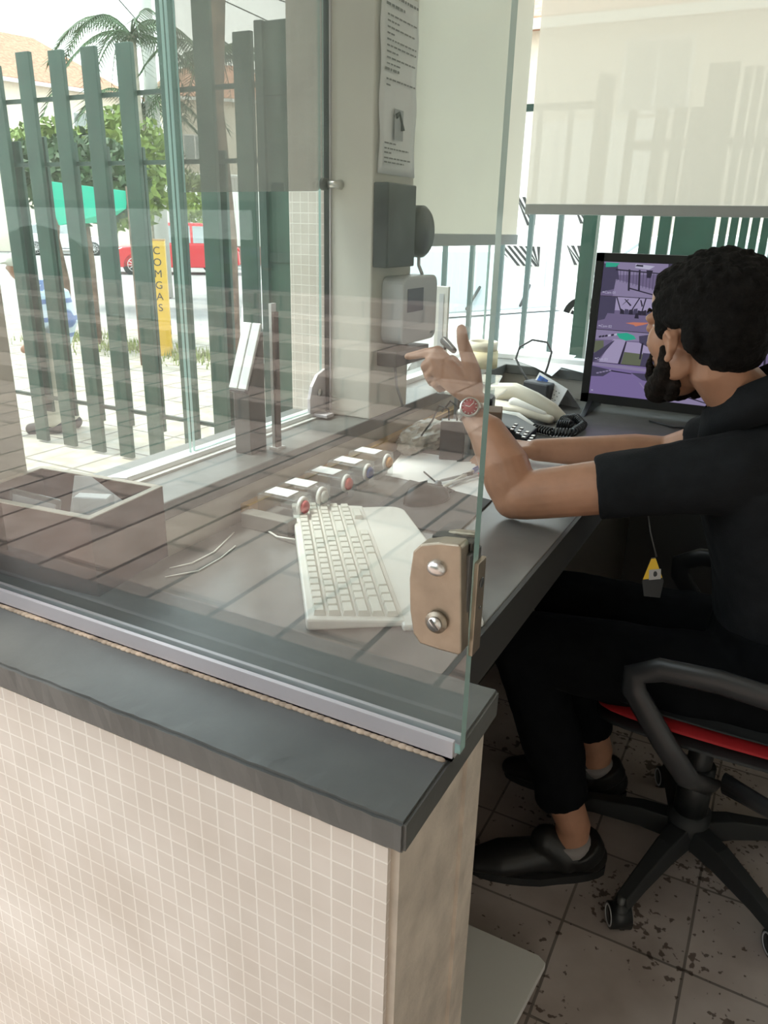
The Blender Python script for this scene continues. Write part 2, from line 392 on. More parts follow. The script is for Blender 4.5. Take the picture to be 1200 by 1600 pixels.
# left window wall below the sill and corner post
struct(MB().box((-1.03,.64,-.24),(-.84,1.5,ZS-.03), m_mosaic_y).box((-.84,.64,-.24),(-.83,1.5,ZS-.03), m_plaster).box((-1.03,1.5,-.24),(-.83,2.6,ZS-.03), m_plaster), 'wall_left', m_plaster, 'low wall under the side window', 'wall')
struct(MB().box((-1.04,.45,ZL),(-.93,.69,2.6)), 'wall_corner', m_plaster, 'grey corner post of the booth at the left', 'wall')
# column with tiled outer part
b = MB().box((-.925,1.5,ZS),(-.82,1.69,2.6), m_plaster).box((-1.03,1.5,-.24),(-.925,1.69,2.6), m_mosaic)
struct(b, 'wall_column', m_plaster, 'column between the side windows, plastered inside and tiled outside', 'column', bevel=.003)
# sill: L shaped slate
b = MB().prism([(-1.03,.655),(-.82,.655),(-.82,2.43),(1.6,2.43),(1.6,2.62),(-1.03,2.62)], ZS-.03, ZS, 'z')
o = b.build('window_sill', m_sill); tag(o, 'dark slate sill running round under the side and far windows', 'sill'); 
bv = o.modifiers.new('b','BEVEL'); bv.width = .003; bv.segments = 2
struct(MB().box((-.83,2.45,-.24),(1.7,2.6,ZS-.03)), 'wall_far', m_plaster, 'cream wall under the far window', 'wall')
struct(MB().box((1.6,.44,-.24),(1.72,2.62,2.6)), 'wall_right', m_plaster, 'inner right wall of the booth', 'wall')
struct(MB().box((.95,.44,-.24),(1.6,.56,2.6)), 'wall_near', m_plaster, 'wall beside the door opening', 'wall')
struct(MB().box((-1.35,-.25,2.6),(1.9,3.0,2.72)), 'ceiling', mat('ceiling_paint', (.7,.68,.62), .8), 'booth ceiling slab', 'ceiling')
# side window: two panes, frame, hinge fittings
wn = thing('window_1', 'side window of two glass panes looking on to the green fence', 'window', (GX,1.1,ZS)); wn['kind'] = 'structure'
def pane_x(y0, y1, z0, z1, name, x=GX, g=g_win, th=.006, r=0, dz=0):
    b = MB(); pl = [(y0,z0),(y1,z0),(y1,z1),(y0,z1)]
    if r: pl = [(y0,z0)]+[(y1-r+r*math.sin(a), z0+r-r*math.cos(a)) for a in [k*PI/16 for k in range(9)]]+[(y1,z1),(y0,z1)]
    pl = [(y, z+dz*(y-y0)/(y1-y0) if z < z1 else z) for y,z in pl]
    n = len(pl); vs = [(x-th/2,y,z) for y,z in pl]+[(x+th/2,y,z) for y,z in pl]
    b.add(vs, [tuple(range(n)), tuple(range(2*n-1,n-1,-1))], g); b.add(vs, [(i,i+n,(i+1)%n+n,(i+1)%n) for i in range(n)], m_gedge)
    return b
pane_x(.69,1.045,ZS+.012,2.55,'p').build('fixed_pane', g_win, wn)
pane_x(1.055,1.493,ZS+.014,2.55,'p').build('pivot_pane', g_win, wn)
MB().box((GX-.02,.69,ZS),(GX+.012,1.5,ZS+.013)).build('bottom_frame', m_alu_w, wn, bevel=.001)
MB().box((GX+.012,.69,ZS),(GX+.024,1.5,ZS+.004)).build('inner_frame_strip', m_alu_w, wn)
MB().box((-.935,1.494,ZS),(-.923,1.5,2.55), m_black).box((-.923,1.495,ZS),(-.9195,1.5,2.55), m_alu).build('gasket', m_black, wn)
MB().prism([(1.43,ZS+.01),(1.497,ZS+.01),(1.497,1.045),(1.462,1.035),(1.44,1.012),(1.43,.985)], GX+.004, GX+.012, 'x').build('hinge_plate', m_alu, wn, bevel=.001)
MB().cyl((GX+.012,1.468,.995),(GX+.016,1.468,.995),.008).build('hinge_screw', m_steel, wn)
MB().box((GX+.004,1.44,ZS+.004),(GX+.05,1.47,ZS+.012)).build('floor_pivot', m_alu, wn, bevel=.002)
# smoked sheet with rounded corner, held by a stand-off knob
t = thing('smoked_panel', 'smoky tinted panel with a rounded lower corner over the side window', 'panel', (GX+.012,1.27,1.41))
pane_x(1.06,1.488,1.397,2.5,'p',x=GX+.012,g=g_smoke,th=.003,r=.03,dz=.022).build('tinted_sheet', g_smoke, t)
t = thing('standoff_knob', 'round dark knob with a steel stem fixing the smoky panel to the column', 'knob', (GX+.012,1.478,1.43))
MB().cyl((GX+.016,1.478,1.432),(GX+.026,1.478,1.432),.012, m_dsteel,24).build('knob_disc', m_dsteel, t)
MB().tube([(GX+.028,1.480,1.432),(GX+.045,1.488,1.432),(GX+.047,1.5,1.432)],[.007,.007,.010],seg=16).build('stem', m_steel, t)
# far window and second side window
def bars(b, pts, r): 
    for a, c in pts: b.box(a, c)
w2 = thing('window_2', 'side window beyond the column, half covered by a roller blind', 'window', (GX,2.1,ZS)); w2['kind'] = 'structure'
pane_x(1.69,2.535,ZS+.012,2.55,'p').build('pane', g_win, w2)
MB().box((GX-.02,1.69,ZS),(GX+.012,2.56,ZS+.013)).build('bottom_frame', m_alu_w, w2)
w3 = thing('window_3', 'far window behind the monitor with a roller blind', 'window', (.3,2.56,ZS)); w3['kind'] = 'structure'
b = MB(); pl = [(-.95,ZS+.012),(1.6,ZS+.012),(1.6,2.55),(-.95,2.55)]
vs = [(x,2.553,z) for x,z in pl]+[(x,2.559,z) for x,z in pl]; b.add(vs, [(0,1,2,3),(7,6,5,4)], g_win); b.add(vs, [(i,i+4,(i+1)%4+4,(i+1)%4) for i in range(4)], m_gedge)
b.build('pane', g_win, w3)
MB().box((-.95,2.53,ZS),(1.6,2.58,ZS+.018)).build('bottom_frame', m_alu_w, w3, bevel=.002)
MB().box((-.953,2.551,ZS),(-.948,2.558,2.55)).build('corner_seal', m_grey, w3)
# ------------------------------------------------------------------ blinds
def blind(name, label, p0, p1, zb, zt, fm, thick):
    t = thing(name, label, 'blind', ((p0[0]+p1[0])/2,(p0[1]+p1[1])/2,zb))
    P0, P1 = V((*p0,0)), V((*p1,0)); d = (P1-P0); L = d.length; d.normalize(); nrm = V((-d.y,d.x,0))
    b = MB(); nx, nz = 40, 12; vs = []
    for sgn in (-1,1):
        for i in range(nx+1):
            for k in range(nz+1):
                z = zb+(zt-zb)*k/nz; q = P0+d*L*i/nx + nrm*(.0012*math.sin(i*.55+k*.2)+sgn*thick/2); vs.append((q.x,q.y,z))
    fs = []; N = (nx+1)*(nz+1)
    for i in range(nx):
        for k in range(nz):
            a = i*(nz+1)+k; fs.append((a,a+nz+1,a+nz+2,a+1))
    b.add(vs[:N], fs, fm, True)
    b.build('fabric', fm, t)
    b = MB(); q0, q1 = P0-nrm*.006, P1+nrm*.006
    M_ = frame(P0, d, nrm, (0,0,1))
    MB().box((0,-.006,zb-.026),(L,.006,zb+.004), M=M_).build('bottom_rail', m_rail, t, bevel=.002)
    MB().cyl(P0+V((0,0,zt+.02)),P1+V((0,0,zt+.02)),.022).build('roller', m_lgrey, t)
    return t
blind('roller_blind', 'cream roller blind, greyed to suggest reflections, hanging beside the column, hem lower', (-.835,1.70), (-.835,2.475), 1.335, 2.5, f_blind2, .0008)
blind('roller_blind', 'wide cream roller blind over the far window above the monitor', (-.815,2.485), (1.35,2.485), 1.425, 2.5, f_blind, .0008)
# ------------------------------------------------------------------ desk
t = thing('desk', 'dark grey laminate desk along the windows in an L shape', 'desk', (-.56,1.5,0))
MB().prism([(-.82,.655),(-.300,.655),(-.300,1.98),(1.2,1.98),(1.2,2.445),(-.82,2.445)], ZD-.03, ZD, 'z', m_desk).build('worktop', m_desk, t, bevel=.002)
MB().box((-.300,.66,ZD-.075),(-.293,1.98,ZD-.0012), m_deskedge).build('edge_rail', m_deskedge, t)
MB().box((-.81,.66,0),(-.79,2.44,ZD-.03)).build('back_panel', m_deskedge, t)
MB().box((-.30,2.0,0),(1.2,2.02,ZD-.03)).build('shade_panel', m_deskedge, t)  # dark sheet added for the black shade under the desk
MB().box((-.79,.67,0),(-.36,.69,ZD-.03)).build('side_panel', m_deskedge, t)
o = MB().box((-.815,1.02,ZD),(-.795,2.1,ZD+.035)).build('wooden_strip', m_wood, t)
o['label'] = 'light wooden strip at the back of the desk'
# ------------------------------------------------------------------ lock on glass
t = thing('glass_lock', 'patch lock clamped on the edge of the front glass', 'lock', (-.225,GY,1.06))
yl = GY-.017
poly = [(aty(px,py,yl).x, aty(px,py,yl).z) for px,py in ((725,852),(721,847),(690,844),(662,847),(650,858),(644,900),(645,950),(650,985),(660,1001),(690,1011),(720,1019),(725,1016))]
MB().prism(poly, yl-.006, GY-.006, 'y').build('cover_plate', m_brass, t, bevel=.0025)
MB().prism([(x+.002,z) for x,z in poly], GY+.006, GY+.014, 'y').build('back_plate', m_brass, t, bevel=.002)
q1, q2 = aty(682,888,yl-.007), aty(683,971,yl-.007)
MB().ball(q1,(.0085,.005,.0068)).build('rivet', m_steel, t)
b = MB(); b.lathe([(.0,.0),(.0095,0),(.0095,.003),(.0068,.003),(.0068,.004),(0,.004)], mt=m_brass, M=frame(q2,(1,0,0),(0,0,1),(0,-1,0)))
b.build('screw_ring', m_brass, t)
b = MB(); Mx = frame(q2+V((0,-.004,0)),(1,0,0),(0,0,1),(0,-1,0)); b.lathe([(0,0),(.0062,0),(.0060,.0025),(0,.003)], mt=m_steel, M=Mx)
b.box((-.0052,-.001,.0026),(.0052,.001,.0034), m_dsteel, M=Mx@Matrix.Rotation(-.9,4,'Z'))
b.build('screw_head', m_steel, t)
MB().box((-.204,GY-.012,1.030),(-.1955,GY+.014,1.108), m_dsteel).build('bolt_case', m_dsteel, t, bevel=.001)
b = MB().box((-.1955,GY-.002,1.012),(-.1915,GY+.016,1.098), m_brass); b.cyl((-.1917,GY+.007,1.078),(-.1903,GY+.007,1.078),.0045, m_dsteel)
b.cyl((-.1917,GY+.007,1.055),(-.1903,GY+.007,1.055),.0015, m_dsteel)
b.build('strike_plate', m_brass, t, bevel=.0008)
MB().box((-.232,GY-.006,1.108),(-.197,GY+.012,1.116)).build('gasket', m_black, t, bevel=.001)
# white board leaning low behind the wall end
MB().prism([(-.40,1.13),(-.222,1.13),(-.205,1.12),(-.245,.70),(-.40,.70)], .012, .028, 'z').build('board', m_white, None, bevel=.001)
bpy.data.objects['board'].name = 'white_board'; tag(bpy.data.objects['white_board'], 'white laminated board lying on the floor behind the low wall', 'board')
# ------------------------------------------------------------------ keyboard
k0, k1 = atz(479,986,ZD+.004), atz(459,812,ZD+.02); ax = (k1-k0); ax.z = 0; ax.normalize(); wx = V((ax.y,-ax.x,0))
kb = thing('keyboard', 'white full size computer keyboard on the desk behind the glass', 'keyboard', (-.497,.749,ZD))
MK = frame((k0.x,k0.y,ZD), ax, wx, (0,0,1))
b = MB().add([(0,0,.004),(.452,0,.004),(.452,.132,.002),(0,.132,.002),(0,0,.021),(.452,0,.021),(.452,.132,.011),(0,.132,.011)],
   [(0,3,2,1),(4,5,6,7),(0,1,5,4),(1,2,6,5),(2,3,7,6),(3,0,4,7)], None, False, MK)
b.build('case', m_white, kb, bevel=.003)
rows = [[1]*21, [1]*13+[2]+[1]*7, [1.5]+[1]*12+[1.5]+[1]*7, [1.75]+[1]*11+[2.25]+[1]*4, [2.25]+[1]*10+[2.75]+[1]*5, [1.5,1.2,1.2,5.5,1.2,1.2,1.2,1.2,1,1,1,2,1]]
km = {}
nk = 0
for r, row in enumerate(rows):
    tot = sum(row); u = .430/tot; x = .011
    for kw in row:
        if nk >= 98 and r == 5 and kw == 1: x += kw*u; continue
        key = (round(kw*u, 4))
        if key not in km:
            kk = MB(); hw = kw*u-.0022; d_ = .0165
            kk.add([(0,0,0),(hw,0,0),(hw,d_,0),(0,d_,0),(.0018,.0015,.0075),(hw-.0018,.0015,.0075),(hw-.0018,d_-.0035,.0075),(.0018,d_-.0035,.0075)],
                   [(0,3,2,1),(4,5,6,7),(0,1,5,4),(1,2,6,5),(2,3,7,6),(3,0,4,7)], m_white2)
            ko = kk.build('key', m_white2); km[key] = ko.data; bpy.data.objects.remove(ko)
        ko = bpy.data.objects.new('key', km[key]); C.objects.link(ko); ko.parent = kb
        y = .010+r*.0195
        ko.matrix_parent_inverse = Matrix.Translation(-kb.location)
        ko.matrix_basis = MK @ Matrix.Translation((x, y, .0205-y*.075))
        x += kw*u; nk += 1
b = MB(); r = .03
pl = [(0.0,.128),(.40,.128)]+[(.40-r*0+r*math.sin(a)*1.0, .128+.0+0) for a in []]
pl = [(-.01,.126),(.448,.126),(.448,.175)]+[(.448-r+r*math.cos(a), .198+r*math.sin(a)-.02) for a in [k*PI/12 for k in range(0,7)]]+[(.02,.240),(-.01,.236)]
b.prism(pl, 0, .010, 'z', M=MK)
o = b.build('white_tray', m_white, None, bevel=.003); tag(o, 'flat white plastic tray with a rounded corner lying along the keyboard', 'tray')
o = MB().tube([MK@V((.30,-.002,.01)), MK@V((.33,-.03,.004)), MK@V((.37,-.05,.003)), MK@V((.43,-.045,.003)), MK@V((.47,-.02,.003))], .0018, seg=8).build('white_cable', m_white); tag(o, 'thin white cable curling out beside the keyboard', 'cable')
for i, (pts, lab) in enumerate(([((265,888),(300,880),(335,862),(366,832)),'upper of two thin white wires on the desk near the wooden box'],[((258,902),(310,892),(345,872),(368,853)),'lower of two thin white wires on the desk near the wooden box'])):
    o = MB().tube([atz(px,py,ZD+.002) for px,py in pts], .0012, seg=8).build('loose_wire', m_white); tag(o, lab, 'wire')
# ------------------------------------------------------------------ mouse mat and mouse
b = MB(); pl = [atz(px,py,ZD)[:2] for px,py in ((478,815),(600,762),(640,752),(768,784),(735,835),(700,862),(640,838),(580,812))]
o = b.prism([atz(px,py,ZD)[:2] for px,py in ((565,812),(640,752),(768,784),(712,838))], ZD, ZD+.004).build('mouse_mat', mat('mat_grey', (.10,.10,.10), .75), None, bevel=.001); tag(o, 'dark grey mouse mat on the desk under the black mouse', 'mouse mat')
t = thing('mouse', 'glossy black computer mouse on the grey mat', 'mouse', (-.575,1.29,ZD+.004))
R_ = Matrix.Translation((-.575,1.29,ZD+.004))@Matrix.Rotation(math.radians(65),4,'Z')
b = MB(); vs = []; fs = []; ns, nr = 24, 8
for i in range(nr+1):
    th = PI/2*i/nr
    for k in range(ns):
        a = 2*PI*k/ns; vs.append((.054*math.cos(a)*math.cos(th)**.8, .031*math.sin(a)*math.cos(th)**.8, .036*math.sin(th)*(1-.15*math.cos(a))))
for i in range(nr):
    for k in range(ns): fs.append((i*ns+k,i*ns+(k+1)%ns,(i+1)*ns+(k+1)%ns,(i+1)*ns+k))
fs.append(tuple(range(ns-1,-1,-1)))
b.add(vs, fs, m_black, True, R_); b.build('shell', mat('gloss_black', (.02,.02,.022), .18), t)
MB().cyl(R_@V((.028,-.0035,.030)), R_@V((.028,.0035,.030)), .006).build('scroll_wheel', m_grey, t)
o = MB().tube([R_@V((.054,0,.006)), R_@V((.08,.01,.002)), (-.60,1.40,ZD+.003), (-.66,1.46,ZD+.003)], .0018, seg=8).build('mouse_cable', m_black, t)
# ------------------------------------------------------------------ push button boxes
cols = [('red', (.55,.07,.07)), ('clear', (.55,.56,.53)), ('red', (.60,.09,.07)), ('blue', (.05,.10,.28)), ('orange', (.72,.36,.12))]
ys = [1.056,1.119,1.208,1.292,1.376]
lbl = ['red push button nearest the keyboard, in a clear box with a paper label', 'push button with a colourless cap between two red ones, in a clear labelled box',
  'red push button beside the blue one, middle of the row of clear boxes', 'dark blue push button in a clear box with a paper label', 'orange push button at the far end of the row, in a clear box']
for (cn, cc), y, lb_ in zip(cols, ys, lbl):
    y += .012
    t = thing('push_button_box', lb_, 'push button', (-.75,y,ZD), group='gate push buttons in a row on the desk')
    MB().box((-.795,y-.026,ZD),(-.712,y+.026,ZD+.052)).build('box_shell', g_clear, t, bevel=.002)
    MB().box((-.79,y-.024,ZD+.001),(-.725,y+.024,ZD+.014)).build('box_base', mat('box_grey', (.20,.19,.18), .5), t)
    MB().box((-.785,y-.017,ZD+.0525),(-.735,y+.018,ZD+.0535)).build('paper_label', m_paper, t)
    Mb = frame((-.712,y-.008,ZD+.038), (0,1,0), (0,0,1), (1,-.2,0))
    b = MB(); b.lathe([(.010,0),(.0175,0),(.0175,.004),(.0165,.006),(.0115,.006),(.010,0)], mt=m_white, M=Mb); b.build('ring', m_white, t)
    b = MB(); b.lathe([(0,0),(.0115,0),(.0115,.010),(.0095,.013),(0,.0135)], M=Mb); b.build('cap', mat(cn+'_cap'+str(ys.index(y-.012)), cc, .4), t)
o = MB().box((-.80,1.0,ZD),(-.70,1.028,ZD+.028)).build('cable_duct', mat('duct_grey', (.20,.19,.17), .6), None, bevel=.002); tag(o, 'small grey duct end in front of the row of push buttons', 'duct')
# ------------------------------------------------------------------ papers and pens
def sheet(pts, z, name, label, th=.0008, m=m_paper):
    o = MB().prism([atz(px,py,z)[:2] for px,py in pts], z, z+th).build(name, m); tag(o, label, 'paper'); return o
sheet(((600,742),(632,704),(715,716),(700,765)), ZD+.0003, 'paper_sheet', 'white paper sheet lying left of the pens')
sheet(((672,765),(700,722),(845,722),(900,760),(768,782)), ZD+.0015, 'paper_sheet', 'white paper under the pens and the raised elbow')
sheet(((795,760),(835,705),(915,712),(930,752),(868,770)), ZD+.003, 'paper_sheet', 'bright white sheet lying between the two arms', .001)
def pen(a, b_, col, cap, label, r=.0042):
    a, b_ = atz(*a, ZD+.009), atz(*b_, ZD+.009); d = (b_-a).normalized()
    t = thing('pen', label, 'pen', a, group=None)
    MB().tube([a-d*.000, a+d*.012, b_-d*.03], [.0008, r, r], seg=12).build('barrel', col, t)
    MB().tube([b_-d*.03, b_], [r*1.15, r*1.1], seg=12).build('cap', cap, t)
    MB().tube([b_-d*.028+V((0,0,r*1.3)), b_+V((0,0,r*1.3))], .0012, seg=6).build('clip', cap, t)
pen((691,762),(748,731), m_white, mat('blue_cap', (.05,.10,.42), .4), 'white pen with a blue cap on the papers')
pen((684,752),(738,740), m_grey, m_dsteel, 'slim grey pen lying beside the blue capped pen', .003)
pen((700,757),(760,738), m_lgrey, mat('red_cap', (.5,.05,.05), .4), 'clear pen with a red end on the papers', .003)
# ------------------------------------------------------------------ wooden box with card holders
t = thing('wooden_box', 'open red brown wooden box with pale rim on the ledge at the left', 'box', (-.83,.72,ZL))
zr = 1.008
R4 = [atz(148,797,zr), atz(263,768,zr)]
c0 = V((-.712,.608,0)); 
ang = math.radians(7)
bx = Matrix.Translation((-.708,.600,ZL))@Matrix.Rotation(math.radians(6),4,'Z')   # near right corner; box extends -x and +y
Wb, Db, Hb, th = .212, .140, .103, .009
outer = [(-Wb,0,Wb*0+0,th)]
MB().box((-Wb,0,0),(0,th,Hb), M=bx).build('front_side', m_wood_red, t)
MB().box((-Wb,Db-th,0),(0,Db,Hb), M=bx).build('back_side', m_wood_red, t)
MB().box((-th,th,0),(0,Db-th,Hb), M=bx).build('right_side', m_wood_red, t)
MB().box((-Wb,th,0),(-Wb+th,Db-th,Hb), M=bx).build('left_side', m_wood_red, t)
MB().box((-Wb,0,-.0),(0,Db,.006), M=bx).build('bottom', m_wood_red, t)
b = MB(); z0, z1 = Hb, Hb+.0012
b.box((-Wb,0,z0),(0,th,z1), M=bx).box((-Wb,Db-th,z0),(0,Db,z1), M=bx).box((-th,th,z0),(0,Db-th,z1), M=bx).box((-Wb,th,z0),(-Wb+th,Db-th,z1), M=bx)
b.build('rim', m_rim, t)
def tilt(px, py, pz, rz, rx): return bx@Matrix.Translation((px,py,pz))@Matrix.Rotation(rz,4,'Z')@Matrix.Rotation(rx,4,'X')
t = thing('card_holder', 'clear plastic card holder standing against the front of the wooden box', 'card holder', (-.85,.63,.95))
MB().box((0,0,0),(.095,.003,.062), g_clear, M=tilt(-.175,.030,.045,-.10,-.25)).build('sleeve', g_clear, t, bevel=.002)
MB().box((.006,.001,.004),(.086,.002,.054), m_lgrey, M=tilt(-.175,.030,.045,-.10,-.25)).build('card', m_lgrey, t)
t = thing('card_holder', 'white printed card with blue marks leaning inside the wooden box', 'card holder', (-.80,.66,.95))
Mc = tilt(-.125,.085,.03,.30,-.5)
MB().box((0,0,0),(.078,.003,.085), m_lgrey, M=Mc).build('card', m_paper, t, bevel=.001)
MB().box((.030,-.001,.02),(.038,0,.045), M=Mc@Matrix.Rotation(.4,4,'Y')).build('printed_mark', mat('blue_print', (.06,.08,.35), .6), t)
o = MB().box((0,0,0),(.05,.022,.07), g_clear, M=tilt(-.085,.06,.03,.3,0)).build('clear_case', g_clear, None, bevel=.003); tag(o, 'small clear plastic case at the right inside the wooden box', 'case')
# ------------------------------------------------------------------ intercom post on the sill
t = thing('barrier_reader', 'dark upright reader with a slanted aluminium top on the side sill', 'card reader', (-.88,1.16,ZS))
b = MB(); b.prism([(1.125,ZS),(1.175,ZS),(1.175,1.165),(1.125,1.06)], -.905, -.868, 'x'); b.build('body', mat('smoky_body', (.10,.095,.09), .5), t, bevel=.002)
b = MB(); Mr = frame((-.886,1.121,1.064), (1,0,0), (0,.05,.112), (0,-.112,.05))
b.box((-.021,0,0),(-.002,.125,.006), M=Mr).box((.000,0,0),(.019,.125,.006), M=Mr); b.build('slanted_cover', m_alu_w, t, bevel=.0015)
MB().box((-.020,-.006,-.006),(.018,.000,.006), M=Mr).build('end_cap', m_black, t, bevel=.002)
t = thing('acrylic_upright', 'narrow clear and aluminium upright strip beside the slanted reader', 'strip', (-.85,1.19,ZS))
MB().box((-.862,1.185,ZS),(-.856,1.20,1.215), m_alu_w).build('bright_edge', m_alu_w, t)
MB().box((-.855,1.185,ZS),(-.851,1.20,1.20)).build('dark_edge', mat('brown_edge', (.12,.09,.08), .5), t)
MB().box((-.866,1.18,ZS),(-.845,1.205,ZS+.004)).build('foot', m_lgrey, t)
# ------------------------------------------------------------------ things on the column
XC = -.82
t = thing('notice_paper', 'long printed instruction sheet taped on the column', 'notice', (XC+.002,1.6,1.45))
b = MB(); vs = []; nz_ = 16
for i in range(nz_+1):
    z = 1.455+.335*i/nz_
    for k in range(7):
        y = 1.512+.165*k/6; vs.append((XC+.003+.004*math.sin(i*.5+k*.8)**2*(k in (0,6)), y, z))
fs = [(i*7+k,i*7+k+1,(i+1)*7+k+1,(i+1)*7+k) for i in range(nz_) for k in range(6)]
b.add(vs, fs, m_paper, True); o = b.build('sheet', mat('grey_paper', (.55,.55,.52), .8), t)
sd = o.modifiers.new('s','SOLIDIFY'); sd.thickness = .0006
b = MB()
def line(y0, y1, z, h=.0035): b.box((XC+.0085,y0,z),(XC+.0092,y1,z+h))
rnd = random.Random(3)
zz = 1.772
for kind, ln in (('t',.14),('h',.08),('p',.13),('q',.05),('p',.12),('q',.03),('p',.13),('p',.13),('q',.05),('p',.13),('q',.06),('h',.06),('p',.13),('q',.02)):
    x0 = 1.527 if kind in 'th' else 1.533
    xx = x0
    while xx < x0+ln:
        wl = rnd.uniform(.006,.018); line(xx, min(xx+wl, x0+ln), zz, .0045 if kind in 'th' else .0028); xx += wl+.004
    zz -= .0165 if kind in 'th' else .0105
for zz2, ln in ((1.512,.05),(1.502,.11),(1.494,.03),(1.484,.12),(1.476,.09)):
    xx = 1.53
    while xx < 1.53+ln: wl = rnd.uniform(.006,.018); line(xx, min(xx+wl,1.53+ln), zz2, .0028); xx += wl+.004
b.build('printed_lines', m_grey_ink, t)
b = MB().box((XC+.0085,1.572,1.522),(XC+.0090,1.612,1.580), m_grey)
b.tube([(XC+.0095,1.578,1.566),(XC+.0095,1.592,1.574),(XC+.0095,1.604,1.556),(XC+.0095,1.607,1.542)],[.005,.003,.003,.006], m_ink, seg=8)
b.build('picture', m_grey, t)
o = MB().box((XC,1.502,1.27),(XC+.035,1.635,1.437)).build('black_box', mat('dusty_black', (.03,.035,.038), .45, var=.5, scale=14), None, bevel=.003); tag(o, 'black rectangular device box mounted on the column', 'box')
t = thing('round_lamp', 'black round disc shaped fitting at the edge of the column', 'fitting', (XC,1.70,1.345))
b = MB(); b.lathe([(0,0),(.050,0),(.056,.006),(.056,.026),(.048,.034),(0,.036)], M=frame((XC+.002,1.688,1.343),(0,1,0),(0,0,1),(1,0,0))); b.build('disc', m_black, t)
MB().tube([(XC+.02,1.688,1.30),(XC+.02,1.69,1.27),(XC+.03,1.69,1.25)], .004).build('cable', m_lgrey, t)
t = thing('intercom', 'light grey wall intercom with a small dark screen on the column', 'intercom', (XC,1.63,1.18))
b = MB(); r = .022; y0,y1,z0,z1 = 1.545,1.725,1.105,1.25
pl = []
for cx_,cz_,a0 in ((y1-r,z0+r,-PI/2),(y1-r,z1-r,0),(y0+r,z1-r,PI/2),(y0+r,z0+r,PI)):
    for k in range(6): a = a0+k*PI/10; pl.append((cx_+r*math.cos(a), cz_+r*math.sin(a)))
b.prism(pl, XC, XC+.055, 'x'); b.build('housing', m_lgrey, t, bevel=.004)
MB().box((XC+.0552,1.565,1.175),(XC+.0562,1.645,1.225)).build('screen', mat('grey_screen', (.16,.17,.20), .25), t)
MB().box((XC+.0552,1.69,1.118),(XC+.0558,1.706,1.123)).build('maker_mark', m_grey, t)
t = thing('shelf_bracket', 'dark shelf tray fixed to the column under the intercom', 'shelf', (XC,1.62,1.06))
MB().box((XC,1.53,1.058),(XC+.05,1.70,1.092)).build('tray', mat('dark_tray', (.06,.06,.06), .5), t, bevel=.002)
MB().tube([(XC+.01,1.60,1.06),(XC+.012,1.61,1.0),(XC+.02,1.63,.95)], .003).build('cable', m_grey, t)
# ------------------------------------------------------------------ items at the corner of the desk
def crumple(c, r, n, m, name, label, seed=1):
    rn = random.Random(seed); bm = bmesh.new(); bmesh.ops.create_icosphere(bm, subdivisions=4, radius=1)
    for v in bm.verts:
        p = v.co.copy(); d = 1+.35*noise.noise(p*2.1+V((seed,0,0)))+.22*abs(noise.noise(p*5+V((seed,3,0))))
        v.co = V((p.x*r[0]*d, p.y*r[1]*d, max(p.z*r[2]*d, -r[2]*.6)))+V(c)+V((0,0,r[2]*.6))
    me = bpy.data.meshes.new(name); bm.to_mesh(me); bm.free(); me.materials.append(m)
    o = bpy.data.objects.new(name, me); C.objects.link(o); tag(o, label, 'bag'); return o
crumple((-.76,1.66,ZD), (.045,.10,.035), 0, mat('bag_plastic', (.48,.44,.38), .3, var=.2, scale=30), 'plastic_bag', 'crumpled pale plastic bag at the back of the desk', 3)
def obox(name, c, size, rz, m, label, cat, bev=.002, lift=0):
    Mx = Matrix.Translation((c[0],c[1],c[2]))@Matrix.Rotation(rz,4,'Z'); sx,sy,sz = size
    b = MB().box((-sx/2,-sy/2,lift),(sx/2,sy/2,sz+lift), M=Mx); o = b.build(name, m, None, bevel=bev)
    if label: tag(o, label, cat)
    return o, Mx
t = thing('usb_charger', 'tall black charger box with a white top panel and plugged cables', 'charger', (-.655,1.60,ZD))
Mx = Matrix.Translation((-.655,1.60,ZD))@Matrix.Rotation(.35,4,'Z')
MB().box((-.028,-.02,0),(.028,.02,.09), M=Mx).build('case', m_black, t, bevel=.003)
MB().box((-.024,-.015,.0902),(.024,.005,.0912), M=Mx).build('top_panel', m_white, t)
MB().tube([Mx@V((-.01,-.005,.09)), Mx@V((-.012,0,.115)), Mx@V((-.035,.01,.12)), Mx@V((-.05,.03,.08)), Mx@V((-.09,.02,.02))], .0022, seg=8).build('cable', m_black, t)
MB().tube([Mx@V((.008,-.005,.09)), Mx@V((.010,0,.12)), Mx@V((-.01,.02,.13)), Mx@V((-.03,.04,.10))], .0022, seg=8).build('cable', m_black, t)
obox('cardboard_box', (-.625,1.74,ZD), (.07,.07,.095), .3, m_card, 'small brown cardboard box behind the wristwatch', 'box')
obox('black_cup', (-.70,1.86,ZD), (.09,.07,.10), .2, m_black, 'black box shaped holder behind the small cardboard box', 'holder', .01)
obox('clear_tray', (-.74,1.93,ZD), (.16,.13,.006), .1, g_clear, 'lower clear plastic tray behind the raised hand', 'tray', .002, .09)
obox('clear_tray', (-.75,1.95,ZD), (.15,.12,.006), .25, g_clear, 'upper clear plastic tray behind the raised hand', 'tray', .002, .12)
obox('tray_stand', (-.76,1.95,ZD), (.05,.09,.09), .1, m_grey, 'grey block carrying the clear plastic trays', 'stand')
